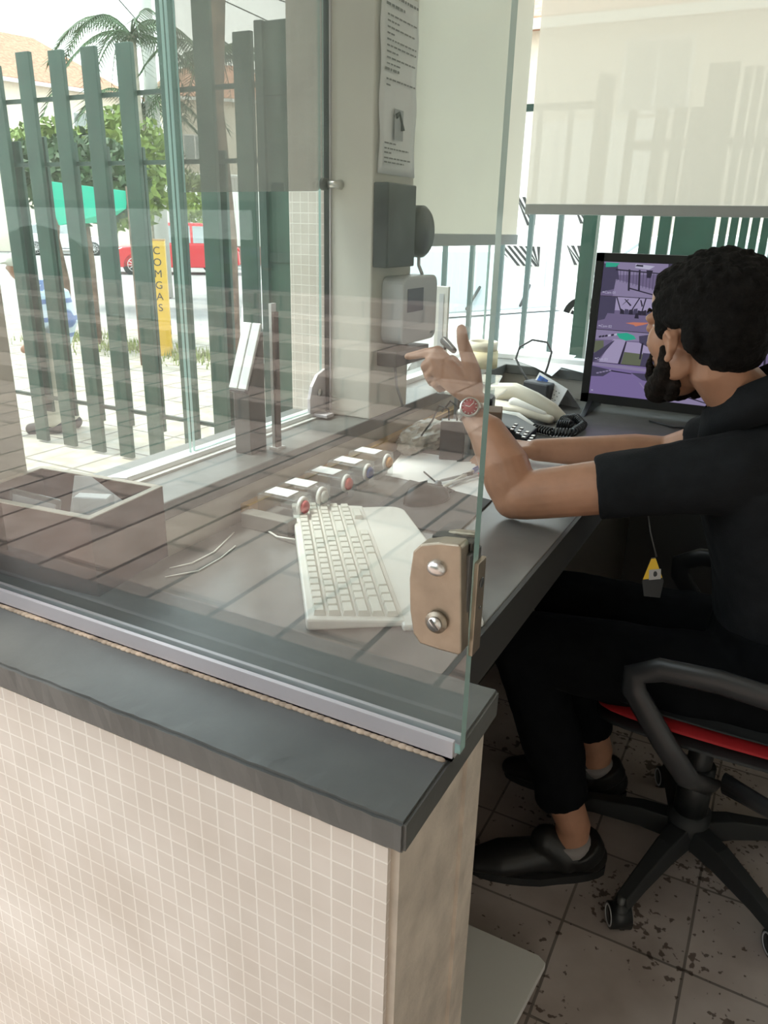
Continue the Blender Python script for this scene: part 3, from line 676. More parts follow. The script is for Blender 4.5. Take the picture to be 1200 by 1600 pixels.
# phones
t = thing('desk_phone', 'cream desk telephone with its handset lying along the base', 'telephone', (-.62,2.08,ZD))
def aty2(px,py,y): return aty(px,py,y)
hp = [aty(776,612,2.12), aty(805,611,2.12), aty(835,625,2.11), aty(862,642,2.10), aty(876,652,2.10)]
MB().tube(hp, [.026,.024,.024,.024,.017], seg=18, dome=True, ell=[(1,.75)]*5).build('handset', m_cream, t)
MB().tube([aty(774,634,2.08), aty(808,640,2.07), aty(858,655,2.06)], [.022,.021,.014], seg=16, dome=True, ell=[(.8,1.3)]*3).build('base', m_cream, t)
MB().tube([aty(806,628,2.09)+V((0,-.018,0)), aty(852,646,2.08)+V((0,-.018,0))], [.016,.010], seg=14, dome=True).build('handset_cradle', m_white, t)
def coil(pts, r, turns, wr):
    P = []; n = turns*10
    L = len(pts)-1
    for i in range(n+1):
        f = i/n*L; k = min(int(f), L-1); q = V(pts[k]).lerp(V(pts[k+1]), f-k); d = (V(pts[k+1])-V(pts[k])).normalized()
        u = V((0,0,1)); wv = d.cross(u).normalized(); a = 2*PI*i/10
        P.append(q+wv*r*math.cos(a)+u*r*math.sin(a))
    return MB().tube(P, wr, seg=6)
zc_ = ZD+.012
coil([atz(835,668,zc_), atz(862,675,zc_), atz(895,676,zc_), atz(912,664,zc_), atz(900,652,zc_), atz(880,655,zc_), atz(892,664,zc_), atz(870,662,zc_)], .009, 46, .0028).build('coiled_cord', m_black, t)
MB().tube([aty(770,648,2.02), aty(808,654,2.0), aty(836,672,1.97)], [.016,.017,.013], seg=16, dome=True).build('white_handset', m_white, None)
o = bpy.data.objects['white_handset']; tag(o, 'glossy white telephone handset in front of the cream telephone', 'telephone handset')
t = thing('black_phone', 'black desk telephone with silver keys under the white handset', 'telephone', (-.66,1.93,ZD))
MB().prism([atz(px,py,ZD)[:2] for px,py in ((768,668),(790,655),(838,684),(820,702))], ZD, ZD+.028).build('body', m_black, t, bevel=.004)
for i in range(4):
    for k in range(3):
        q = atz(800+i*9+k*3, 672+i*6-k*4, ZD+.028); MB().box((q.x-.004,q.y-.005,q.z),(q.x+.004,q.y+.005,q.z+.003)).build('key', m_steel, t)
# calendar
t = thing('desk_calendar', 'folded desk calendar with a blue corner picture and date grid', 'calendar', (-.58,2.27,ZD))
ca, cb, cc_, cd = aty(843,582,2.29), aty(881,605,2.26), aty(870,640,2.235), aty(843,622,2.26)
ax1 = (cb-ca); dn = (cd-ca)
dn.z = ZD+.002-ca.z
Mcal = frame(ca, ax1, dn-ax1*(dn.dot(ax1)/ax1.length_squared), ax1.cross(dn))
Wc, Hc = ax1.length*1.15, dn.length*1.0
b = MB().box((0,0,-.001),(Wc,Hc,.001), M=Mcal); b.build('front_page', m_paper, t)
back = MB().add([Mcal@V((0,0,0)), Mcal@V((Wc,0,0)), (Mcal@V((Wc,0,0))+V((.03,.055,0))).xy.to_3d()+V((0,0,ZD)), (Mcal@V((0,0,0))+V((.03,.055,0))).xy.to_3d()+V((0,0,ZD))], [(0,1,2,3)], m_lgrey)
o = back.build('back_page', m_lgrey, t); sd = o.modifiers.new('s','SOLIDIFY'); sd.thickness = .0015
sg = 1 if (Mcal.to_3x3()@V((0,0,1))).dot(V((0,-1,0))) > 0 else -1
zf = .0012*sg
MB().box((.006,.006,zf),(Wc*.36,Hc*.42,zf*1.6), M=Mcal).build('picture', mat('blue_picture', (.04,.13,.45), .5, var=.6, scale=60), t)
b = MB()
for i in range(6):
    for k in range(5): b.box((Wc*.42+k*Wc*.10,.02+i*Hc*.12,zf),(Wc*.42+k*Wc*.10+.004,.02+i*Hc*.12+.003,zf*1.5), M=Mcal)
b.build('date_grid', m_grey_ink, t)
# cable loop on the sill
o = MB().tube([aty(835,610,2.28), aty(815,580,2.30), aty(806,560,2.31), aty(812,542,2.32), aty(832,531,2.33), aty(855,535,2.33), aty(862,550,2.32), aty(856,572,2.31), aty(846,600,2.30)], .0035, seg=10).build('cable_loop', m_dsteel); tag(o, 'dark cable rising in a loop above the desk corner', 'cable')
obox('black_adapter', (-.655,2.27,ZD), (.09,.05,.075), -.3, mat('adapter', (.05,.05,.055), .5), 'dark adapter block at the desk corner behind the telephone', 'adapter', .006)
# tapes on the sill
def tape(c, ro, ri, h, m, label):
    b = MB(); b.lathe([(ri,0),(ro,0),(ro,h),(ri,h),(ri,0)], c, seg=40); o = b.build('tape_roll', m); tag(o, label, 'tape roll', 'tape rolls stacked on the sill')
tape((-.868,2.33,ZS), .050, .038, .052, m_tape, 'cream masking tape roll, lower one stacked on the sill corner')
tape((-.868,2.33,ZS+.0525), .046, .037, .028, m_tape2, 'beige tape roll, upper one stacked on the sill corner')
sheet(((798,560),(815,545),(900,556),(880,572),(862,588),(838,575)), ZS+.0006, 'paper_sheet', 'bright paper on the far sill beside the tape rolls', .001)
sheet(((868,572),(905,560),(930,575),(912,583)), ZS+.002, 'paper_sheet', 'small white paper at the sill edge next to the monitor', .001)
t = thing('white_gauge', 'slim upright white framed gauge standing on the sill', 'gauge', (-.9,2.06,ZS))
MB().box((-.915,2.05,ZS),(-.875,2.062,1.20)).build('frame', m_white, t, bevel=.002)
MB().box((-.902,2.0485,ZS+.03),(-.888,2.0495,1.18)).build('scale', m_lgrey, t)
MB().cyl((-.895,2.055,ZS),(-.895,2.055,ZS+.006),.03).build('foot', m_white, t)
t = thing('black_lever', 'small black gooseneck device standing on the sill behind the hand', 'gooseneck', (-.86,2.02,ZS))
MB().tube([(-.865,2.02,ZS),(-.868,2.02,1.03),(-.86,2.02,1.05)], .005).build('neck', m_black, t)
MB().tube([(-.868,2.02,1.055),(-.83,2.0,1.035)], [.012,.009], seg=12, dome=True).build('head', m_black, t)
# ------------------------------------------------------------------ monitor
tv = thing('monitor', 'wide black surveillance monitor showing a purple grid of camera views', 'monitor', (-.15,2.3,ZD))
x0, x1, z0, z1, yy = -.532, .21, .877, 1.298, 2.29
MB().box((x0,yy,z0),(x1,yy+.035,z1)).build('housing', m_black, tv, bevel=.004)
b = MB().box((x0,yy-.004,z0),(x1,yy,z0+.026), m_black).box((x0,yy-.004,z1-.022),(x1,yy,z1), m_black).box((x0,yy-.004,z0),(x0+.022,yy,z1), m_black).box((x1-.022,yy-.004,z0),(x1,yy,z1), m_black)
b.build('bezel', m_black, tv)
for s in (0,1):
    xx = x0+.03 if not s else x1-.03
    MB().prism([(yy-.09,ZD),(yy+.12,ZD),(yy+.03,z0+.01),(yy+.005,z0+.01)], xx-.008, xx+.008, 'x').build('foot', m_black, tv, bevel=.002)
def em(name, c, s=.55):
    return mat('screen_'+name, (0,0,0), .3, emit=(c, s), spec=.3)
sx0, sx1, sz0, sz1 = x0+.022, x1-.022, z0+.026, z1-.022
cw, chh = (sx1-sx0)/4, (sz1-sz0)/4
ev = {'sky': em('sky', (.46,.40,.62)), 'pale': em('pale', (.33,.28,.46)), 'mid': em('mid', (.21,.17,.31)), 'dark': em('dark', (.085,.075,.14)), 'black': em('blackish', (.035,.03,.055)),
      'green': em('green', (.04,.50,.34)), 'olive': em('olive', (.16,.18,.12)), 'or': em('orange', (.72,.25,.16)), 'violet': em('violet', (.25,.19,.42)), 'line': em('line', (.50,.46,.68)), 'blue': em('blue', (.08,.09,.55)), 'white': em('white', (.62,.6,.8))}
def view(c, r, kind):
    X0 = sx0+c*cw; Z1 = sz1-r*chh
    f = MB().box((X0+.0008,yy-.0015,Z1-chh+.0008),(X0+cw-.0008,yy-.0006,Z1-.0008), ev['mid' if kind != 3 else 'violet']).build('camera_view', ev['mid'], tv)
    lay = [0]
    def poly(pts, m):
        lay[0] += 1; d = yy-.0016-.00006*lay[0]
        MBx.prism([(X0+.001+(cw-.002)*u, Z1-.001-(chh-.002)*v) for u,v in pts], d, d-.00004, 'y', ev[m])
    MBx = MB()
    rn = random.Random(c*7+r)
    if kind == 0:
        poly([(0,.0),(1,0),(1,.3),(0,.4)], 'pale'); poly([(0,.05),(.22,.1),(.3,.75),(0,.9)], 'dark'); poly([(.03,.02),(.25,.03),(.2,.14),(.03,.16)], 'green')
        poly([(.5,.03),(.8,.08),(.72,.18),(.5,.15)], 'white'); poly([(.52,.05),(.62,.06),(.62,.11),(.5,.1)], 'black')
        poly([(.22,.5),(1,.8),(1,1),(.2,1)], 'pale')
        for i in range(15): u = .22+i*.052; poly([(u,.2+i*.006),(u+.008,.2+i*.006),(u+.022,.55+i*.02),(u+.014,.55+i*.02)], 'dark')
        for u in (.40,.56): poly([(u,.2),(u+.03,.2),(u+.06,.82),(u+.03,.82)], 'black')
        poly([(.2,.2),(.95,.27),(.95,.3),(.2,.24)], 'black'); poly([(.44,.72),(.95,.93),(.95,.96),(.44,.76)], 'black'); poly([(.68,.2),(.78,.2),(.76,.42),(.70,.42)], 'black')
    elif kind == 1:
        poly([(.25,.0),(1,0),(1,.35),(.25,.4)], 'sky'); poly([(0,0),(.26,0),(.26,.6),(0,.75)], 'dark'); poly([(.15,.5),(1,.5),(1,1),(.05,1)], 'mid')
        for i in range(9): u = .35+i*.07; poly([(u,.32+.08*rn.random()),(u+.06,.30+.1*rn.random()),(u+.07,.5),(u,.5)], rn.choice(['black','dark','pale']))
        for u, l in ((.36,-.1),(.5,.12),(.68,.04)):
            poly([(u,.45),(u+.02,.45),(u+l+.02,.0),(u+l,.0)], 'black'); poly([(u+.0,.25),(u+.02,.22),(u-l*.9+.02,.05),(u-l*.9,.05)], 'black')
        poly([(.60,.45),(.64,.44),(.66,.6),(.59,.6)], 'black'); poly([(.46,.76),(.58,.72),(.85,.70),(.74,.78),(.62,.84),(.6,.8)], 'or'); poly([(.88,.12),(1,.08),(1,.24),(.9,.24)], 'blue')
        poly([(.90,.3),(1,.28),(1,.36),(.92,.36)], 'green')
    elif kind == 2:
        poly([(0,0),(1,0),(1,.25),(0,.3)], 'pale'); poly([(.3,.25),(.5,.25),(.42,1),(.1,1)], 'sky'); poly([(.5,.3),(.52,.3),(.46,1),(.42,1)], 'black'); poly([(.52,.3),(.95,.3),(1,.65),(.5,.62)], 'sky')
        poly([(.5,.62),(.8,.64),(.78,1),(.47,1)], 'olive'); poly([(.8,.6),(1,.6),(1,1),(.78,1)], 'dark'); poly([(.33,.08),(.5,.03),(.62,.1),(.66,.2),(.5,.27),(.4,.22)], 'green')
        poly([(0,.35),(.14,.32),(.16,.6),(.05,.75),(0,.7)], 'olive'); poly([(0,.75),(.3,.3),(.32,.3),(.08,.95),(0,1)], 'dark'); poly([(.70,.1),(.95,.0),(1,.35),(.85,.4),(.72,.3)], 'dark'); poly([(.76,.3),(.79,.3),(.78,.8),(.75,.8)], 'black')
        for i in range(6): poly([(.05+i*.05,.2-i*.02),(.09+i*.05,.17-i*.02),(.1+i*.05,.22-i*.02),(.06+i*.05,.25-i*.02)], rn.choice(['black','white']))
    else:
        poly([(0,0),(1,.06),(1,.16),(0,.1)], 'pale'); poly([(0,.12),(.35,.2),(.2,.42),(0,.45)], 'dark'); poly([(.65,.22),(1,.2),(1,.45),(.85,.42)], 'dark')
        poly([(.32,.20),(.66,.24),(.66,.27),(.32,.24)], 'black'); poly([(.8,.5),(.82,.5),(1,.85),(1,.9)], 'pale')
        for i in range(5): poly([(.08+i*.05,.32-i*.03),(.12+i*.05,.3-i*.03),(.13+i*.05,.34-i*.03),(.09+i*.05,.36-i*.03)], 'pale')
    poly([(.03,.88),(.06,.88),(.06,.91),(.03,.91)], 'white')
    if MBx.v: o = MBx.build('view_picture', ev['mid'], f)
    if r < 3: text_mesh('view_caption', 'Cam 0%d' % (c*4+r+1), .010, Matrix.Translation((X0+.028,yy-.0035,Z1-chh+.010))@Matrix.Rotation(PI/2,4,'X'), ev['white'], f, .0001)
for c in range(4):
    for r in range(4): view(c, r, (r+c) % 4 if c else r)
MB().prism([(.045,1.0),(.07,.995),(.085,1.03),(.06,1.04)], yy-.004, yy-.0038, 'y', ev['blue']).build('blue_mark', ev['blue'], tv)
o = MB().tube([(-.32,2.24,ZD+.004),(-.25,2.2,ZD+.004),(-.18,2.23,ZD+.004),(-.1,2.2,ZD+.004)], .003).build('black_cable', m_black); tag(o, 'thin black cable on the desk under the monitor', 'cable')
# ------------------------------------------------------------------ office chair
CX, CY = -.015, 1.55
ch = thing('office_chair', 'black five star office chair with a red edged seat', 'chair', (CX,CY,0))
for a in (-110,-38,34,106,178):
    a = math.radians(a); d = V((math.cos(a), math.sin(a), 0)); s_ = V((-d.y,d.x,0)); R = .262; o0 = V((CX,CY,0))
    vs = []
    for q, hz, hw, tt in ((.02,.125,.030,.05),(.10,.120,.026,.045),(.20,.095,.020,.035),(R,.075,.018,.03)):
        for sx_, sz_ in ((-1,-1),(1,-1),(.7,0),(-.7,0)): vs.append((o0+d*q+s_*hw*sx_+V((0,0,hz+(0 if sz_ == 0 else -tt)))))
    fs = [(i*4+k, i*4+(k+1)%4, (i+1)*4+(k+1)%4, (i+1)*4+k) for i in range(3) for k in range(4)]+[(0,3,2,1),(12,13,14,15)]
    lg = MB().add([v[:] for v in vs], fs).build('base_leg', m_black_m, ch, bevel=.003)
    cc2 = o0+d*R; s_ = V((.89,.46,0)).normalized(); d = V((.46,-.89,0)).normalized()
    b = MB()
    b.tube([cc2+s_*-.021+V((0,0,.027)), cc2+s_*.021+V((0,0,.027))], .027, m_black, 24)
    b.ball(cc2+V((0,0,.040)), (.020,.020,.022), m_black); b.cyl(cc2+V((0,0,.045)), cc2+V((0,0,.075)), .008, m_dsteel)
    cs = b.build('caster', m_black, lg); cs.matrix_parent_inverse = Matrix.Translation(-ch.location) @ Matrix.Identity(4)
    cs.matrix_parent_inverse = Matrix.Identity(4)
    for sd_ in (-1,1): 
        b = MB(); Mr_ = frame(cc2+s_*sd_*.0212+V((0,0,.027)), d, V((0,0,1)), s_*sd_); b.lathe([(.019,0),(.0225,0),(.0225,.0015),(.019,.0015),(.019,0)], M=Mr_)
        rg = b.build('caster_ring', m_lgrey, lg); rg.matrix_parent_inverse = Matrix.Identity(4)
MB().cyl((CX,CY,.08),(CX,CY,.15),.045,seg=28).build('hub', m_black_m, ch)
MB().cyl((CX,CY,.13),(CX,CY,.40),.026).cyl((CX,CY,.13),(CX,CY,.27),.036).build('gas_column', m_black, ch)
MB().box((CX-.12,CY-.09,.39),(CX+.14,CY+.09,.425)).build('mechanism', m_black_m, ch, bevel=.01)
def seat_mesh(z0, z1, g, m):
    b = MB(); n = 28; rings = []
    for rz, sc in ((z0,.86),(z0+.01,.95),((z0+z1)/2,1),(z1-.01,.97),(z1,.88),(z1+.005,.0)):
        for k in range(n):
            a = 2*PI*k/n; c_, s_ = math.cos(a), math.sin(a); e = .45
            x = .245*math.copysign(abs(c_)**e, c_)*sc*g; y = .24*math.copysign(abs(s_)**e, s_)*sc*g
            rings.append((CX+.03+x, CY+y, rz-.018*(max(0,-c_)**3)*1.0+.02*(y/.24)**2*(sc > 0)))
    fs = [(i*n+k, i*n+(k+1)%n, (i+1)*n+(k+1)%n, (i+1)*n+k) for i in range(5) for k in range(n)]+[tuple(range(n-1,-1,-1))]
    b.add(rings, fs, m, True); return b
seat_mesh(.425,.455,1.0,m_black_m).build('seat_shell', m_black_m, ch)
seat_mesh(.455,.482,1.01,m_red).build('seat_cushion', m_red, ch)['label'] = 'red edged seat cushion'
seat_mesh(.482,.500,.97,m_black_m).build('seat_cover', m_black_m, ch)
for sd_ in (-1,1):
    y = CY+sd_*.285
    pts = [(.02,y-sd_*.04,.40),(-.02,y,.43),(-.07,y,.49),(-.135,y,.58),(-.138,y,.612),(-.095,y,.635),(0,y,.64),(.16,y,.628),(.24,y,.60),(.235,y,.55),(.12,y,.42),(.04,y-sd_*.05,.41)]
    MB().tube([(CX+.01+a, b2, c2) for a,b2,c2 in pts], .020, seg=14, ell=[(.55,1.15)]*len(pts), up=(0,1,0)).build('armrest', mat('armrest_black', (.025,.026,.028), .35), ch)
b = MB(); vs = []
for i in range(9):
    z = .56+.48*i/8; hw = .21-.03*((i-4)/4)**2
    for k in range(9):
        u = (k-4)/4; vs.append((CX+.335+.03*(1-u*u)+.05*math.sin((i/8)*2.2), CY+u*hw, z))
fs = [(i*9+k,i*9+k+1,(i+1)*9+k+1,(i+1)*9+k) for i in range(8) for k in range(8)]
b.add(vs, fs, m_black_m, True); o = b.build('backrest', m_black_m, ch); sd = o.modifiers.new('s','SOLIDIFY'); sd.thickness = .035
MB().tube([(CX+.12,CY,.41),(CX+.30,CY,.42),(CX+.40,CY,.50),(CX+.40,CY,.75)], .022).build('back_support', m_black_m, ch)
# ------------------------------------------------------------------ the seated man
Fd = V((-.80,.56,-.16)).normalized(); Ld = V((0,0,1)).cross(Fd).normalized(); Ud = Fd.cross(Ld).normalized()
HC = aty(1101,508,1.45)
HM = frame(HC, Fd, Ld, Ud)
def hp_(x,y,z): return HM@V((x*1.04,y*1.04,z*1.04))
body = MB()
def hb(c, r, b=body): b.ball(hp_(*c), tuple(q_*1.04 for q_ in (r if isinstance(r, tuple) else (r,r,r))), rot=HM.to_3x3(), seg=24)
hb((-.016,0,.026),(.100,.080,.084)); hb((.030,0,-.025),(.062,.060,.082)); hb((.052,0,-.088),(.036,.040,.030)); hb((.030,0,.045),(.062,.062,.058))
for s_ in (-1,1):
    hb((.045,s_*.040,-.022),(.034,.024,.034)); hb((.074,s_*.026,.017),(.018,.026,.011)); hb((.018,s_*.048,-.060),(.036,.014,.028))
    body.tube([hp_(.003,s_*.074,-.048), hp_(-.007,s_*.083,-.034), hp_(-.011,s_*.088,-.018), hp_(-.001,s_*.086,-.008), hp_(.010,s_*.079,-.015), hp_(.012,s_*.076,-.024)], [.006,.005,.005,.005,.005,.004], seg=8, dome=True)
    hb((.001,s_*.074,-.028),(.011,.008,.019)); hb((.004,s_*.078,-.050),(.007,.005,.007)); hb((-.008,s_*.079,-.022),(.010,.006,.018))
    hb((.084,s_*.030,.000),(.010,.012,.009)); hb((.098,s_*.010,-.030),(.010,.008,.007))
body.tube([hp_(.088,0,.016), hp_(.102,0,-.008), hp_(.113,0,-.026)], [.008,.009,.011], seg=12, dome=True)
hb((.090,0,-.053),(.012,.024,.007)); hb((.088,0,-.065),(.012,.021,.007)); hb((.078,0,-.088),(.018,.022,.014))
NB = V((-.040,1.475,1.06))
body.tube([hp_(-.030,0,-.02), hp_(-.030,0,-.07), (hp_(-.030,0,-.07)+NB)/2, NB, NB+V((.03,.0,-.06))], [.048,.050,.052,.058,.072], seg=20, dome=True)
tor = [V((.085,1.53,.56)), V((.07,1.53,.66)), V((.05,1.52,.78)), V((.02,1.51,.90)), V((-.005,1.50,.97)), V((-.015,1.495,1.025))]
te = [(.155,.115),(.145,.10),(.150,.105),(.165,.115),(.170,.10),(.11,.065)]
def torso(b, g=0, m=None): b.tube(tor, [1]*6, m, 28, ell=[(a+g, c+g) for a,c in te], up=(0,1,0))
torso(body)
SL, EL = V((-.055,1.37,.975)), V((-.405,1.29,.892))
SR, ER, WR_ = V((-.03,1.67,.985)), V((-.20,1.74,.897)), aty(838,703,1.64)
HY = .07
WL = aty(742,628,1.275+HY); WL0 = aty(738,648,1.27+HY)
FM = EL.lerp(WL, .35)+V((.012,-.004,.0))
body.tube([SL+V((.02,.05,0)), SL, SL.lerp(EL,.45), SL.lerp(EL,.85), EL+V((.02,0,.004))], [.062,.060,.050,.046,.042], seg=20, dome=True)
body.tube([EL+V((.004,0,-.002)), EL.lerp(WL,.15)+V((.008,0,0)), FM, EL.lerp(WL,.7), WL0, WL], [.038,.046,.046,.034,.026,.0245], seg=20, dome=True, ell=[(1,1),(1,1),(1,1),(1,1),(1,.85),(1,.8)])
body.tube([SR, SR.lerp(ER,.5), ER], [.058,.048,.040], seg=20, dome=True)
body.tube([ER, ER.lerp(WR_,.25), ER.lerp(WR_,.7), WR_], [.038,.042,.032,.025], seg=20, dome=True)
# left hand pointing, thumb up
def hj(px, py, y): return aty(px, py, y+HY)
mcp = [hj(684,550,1.262), hj(678,563,1.258), hj(681,577,1.258), hj(689,590,1.262)]
wr = [hj(736,612,1.270), hj(738,617,1.268), hj(740,622,1.268), hj(742,627,1.272)]
for a, b2 in zip(wr, mcp): body.tube([a, a.lerp(b2,.5)+V((0,-.003,.001)), b2], [.016,.0155,.0125], seg=14, dome=True)
body.tube([hj(727,606,1.285), hj(704,590,1.285)], [.016,.014], seg=14, dome=True); body.tube([hj(728,592,1.279), hj(706,565,1.279)], [.015,.013], seg=14, dome=True)
def finger(pts, rr): body.tube(pts, rr, seg=14, dome=True)
finger([mcp[0], hj(662,552,1.275), hj(648,555,1.290), hj(637,557,1.302)], [.0115,.0092,.0082,.0070])
finger([mcp[1], hj(664,572,1.264), hj(667,584,1.288), hj(682,583,1.300)], [.0115,.0100,.0090,.0078])
finger([mcp[2], hj(669,587,1.266), hj(674,598,1.288), hj(689,595,1.298)], [.0110,.0096,.0085,.0075])
finger([mcp[3], hj(679,600,1.270), hj(687,608,1.288), hj(700,604,1.296)], [.0100,.0088,.0078,.0070])
finger([hj(742,606,1.276), hj(738,580,1.272), hj(730,556,1.268), hj(723,533,1.266), hj(721,515,1.268)], [.016,.0165,.0135,.0115,.0100])
# right hand resting on the desk
rd = (WR_-ER).normalized(); rs = V((0,0,1)).cross(rd).normalized()
for i, o_ in enumerate((-.024,-.008,.008,.024)):
    m0 = WR_+rd*.085+rs*o_+V((0,0,-.006)); body.tube([WR_+rs*o_*.5, m0], [.016,.013], seg=12, dome=True)
    L_ = (.030,.034,.032,.026)[i]*.8
    body.tube([m0, m0+rd*L_+V((0,0,-.004)), m0+rd*L_*1.7+V((0,0,-.018)), m0+rd*L_*2.1+V((0,0,-.030))], [.0105,.0090,.0082,.007], seg=12, dome=True)
body.tube([WR_-rs*.012, WR_+rd*.045-rs*.042, WR_+rd*.075-rs*.055+V((0,0,-.012))], [.015,.012,.0095], seg=12, dome=True)
# legs
HL, HR = V((.06,1.44,.545)), V((.06,1.61,.545)); KL, KR = V((-.385,1.385,.545)), V((-.37,1.635,.54)); AL, AR = V((-.235,1.395,.10)), V((-.25,1.685,.10))
for h_, k_, a_ in ((HL,KL,AL),(HR,KR,AR)):
    body.tube([h_, h_.lerp(k_,.5), k_], [.082,.068,.052], seg=20, dome=True)
    body.tube([k_, k_.lerp(a_,.3)+V((.012,0,0)), k_.lerp(a_,.7), a_+V((0,0,.03)), a_+V((-.004,0,-.02))], [.050,.048,.042,.037,.040], seg=20, dome=True)
    body.tube([a_+V((.01,0,-.045)), a_+V((-.12,-.035,-.062))], [.026,.022], seg=16, dome=True)
pb = body.build('person', m_skin)
def rem(o, vox, sm=6, fac=.5):
    r = o.modifiers.new('r','REMESH'); r.mode = 'VOXEL'; r.voxel_size = vox; r.use_smooth_shade = True
    if sm: s2 = o.modifiers.new('s','SMOOTH'); s2.iterations = sm; s2.factor = fac
rem(pb, .0028, 5)
tag(pb, 'seated person in a black polo shirt and trousers, pointing left with thumb raised', 'person')
def child(b, name, m, vox=.004, sm=6, fac=.5):
    o = b.build(name, m, pb)
    if vox: rem(o, vox, sm, fac)
    return o
hr = MB()
hb((-.022,0,.040),(.103,.086,.074), hr); hb((-.050,0,.004),(.068,.077,.084), hr); hb((.014,0,.076),(.062,.058,.030), hr); hb((-.058,0,-.036),(.047,.062,.045), hr)
for s_ in (-1,1):
    hb((.012,s_*.068,.030),(.034,.017,.032), hr); hb((-.038,s_*.074,-.01),(.018,.012,.034), hr); hb((-.008,s_*.076,.014),(.026,.012,.018), hr); hb((.026,s_*.066,.0),(.014,.012,.020), hr)
    hb((.036,s_*.036,.074),(.028,.028,.022), hr)
for i in range(260):
    a = random.uniform(0,2*PI); e = random.uniform(.15,1.45); q = (-.022+.101*math.cos(e)*math.cos(a), .084*math.cos(e)*math.sin(a), .040+.073*math.sin(e)); hb(q, random.uniform(.005,.009), hr) if i % 1 == 0 else None
ho = child(hr, 'hair', m_hair, .0032, 2)
tx = bpy.data.textures.new('curls','CLOUDS'); tx.noise_scale = .012; dm = ho.modifiers.new('d','DISPLACE'); dm.texture = tx; dm.strength = .005; dm.texture_coords = 'GLOBAL'
bd = MB()
for s_ in (-1,1):
    bd.tube([hp_(.030,s_*.060,-.034), hp_(.026,s_*.056,-.062), hp_(.044,s_*.046,-.088), hp_(.072,s_*.028,-.106), hp_(.088,0,-.108)], [.006,.018,.022,.024,.023], seg=14, dome=True)
    bd.tube([hp_(.092,s_*.028,-.062), hp_(.100,s_*.012,-.046), hp_(.104,0,-.044)], [.006,.006,.005], seg=10, dome=True)
    bd.tube([hp_(.092,s_*.028,-.062), hp_(.086,s_*.026,-.085)], [.007,.012], seg=10, dome=True)
    bd.tube([hp_(.04,s_*.03,-.112), hp_(.02,s_*.045,-.095)], [.014,.012], seg=10, dome=True)
bo = child(bd, 'beard', m_beard, .003, 3); dm = bo.modifiers.new('d','DISPLACE'); dm.texture = tx; dm.strength = .006; dm.texture_coords = 'GLOBAL'
b = MB()
for s_ in (-1,1): b.tube([hp_(.098,s_*.010,.026), hp_(.096,s_*.026,.032), hp_(.082,s_*.044,.027)], [.002,.003,.0015], seg=8, dome=True)
child(b, 'eyebrows', m_hair, 0)
for s_ in (-1,1): child(MB().ball(hp_(.070,s_*.030,.004), .0105), 'eye', mat('eye_white', (.7,.68,.66), .2), 0)
# polo shirt
sh = MB(); torso(sh, .014); sh.tube([V((.05,1.50,.98)), V((.012,1.475,1.06)), V((.012,1.50,1.075))], [.10,.068,.062], seg=18, dome=True)
sh.tube([V((.0,1.42,.985)), SL, SL.lerp(EL,.40), SL.lerp(EL,.585)], [.085,.070,.059,.056], seg=22, dome=False)
sh.tube([V((.0,1.60,.985)), SR, SR.lerp(ER,.5), SR.lerp(ER,.62)], [.085,.074,.066,.064], seg=22)
sh.tube([V((-.02,1.39,.99)), V((-.04,1.44,1.035)), V((-.035,1.53,1.035)), V((-.015,1.63,.99))], [.062,.058,.058,.062], seg=18, dome=True)
sh.tube([V((.02,1.50,.90)), V((-.02,1.49,1.0)), V((-.035,1.487,1.04))], [.10,.085,.070], seg=20, dome=True)
sh.tube([V((.05,1.43,1.035)), V((-.045,1.425,1.03))], [.050,.042], seg=16, dome=True)
so_ = child(sh, 'polo_shirt', m_shirt, .004, 8)
tx2 = bpy.data.textures.new('folds','CLOUDS'); tx2.noise_scale = .09; dm = so_.modifiers.new('d','DISPLACE'); dm.texture = tx2; dm.strength = .014; dm.texture_coords = 'GLOBAL'
cl = MB(); n = 30; vs = []
for i in range(n):
    a = 2*PI*i/n; c_, s_ = math.cos(a), math.sin(a)
    base = NB+V((.014,-.006,.014))
    f_ = max(0, -c_)
    for rr, zz in ((.078,.0),(.076,.058),(.082,.059),(.100,-.012)):
        vs.append(base+V((c_*rr-(zz*.25), s_*rr, zz+.046*c_-.03*f_*f_)))
fs = [(i*4+k, i*4+(k+1)%4, ((i+1)%n)*4+(k+1)%4, ((i+1)%n)*4+k) for i in range(n) for k in range(4)]
cl.add([v[:] for v in vs], fs, m_shirt, True); child(cl, 'shirt_collar', m_shirt, 0)
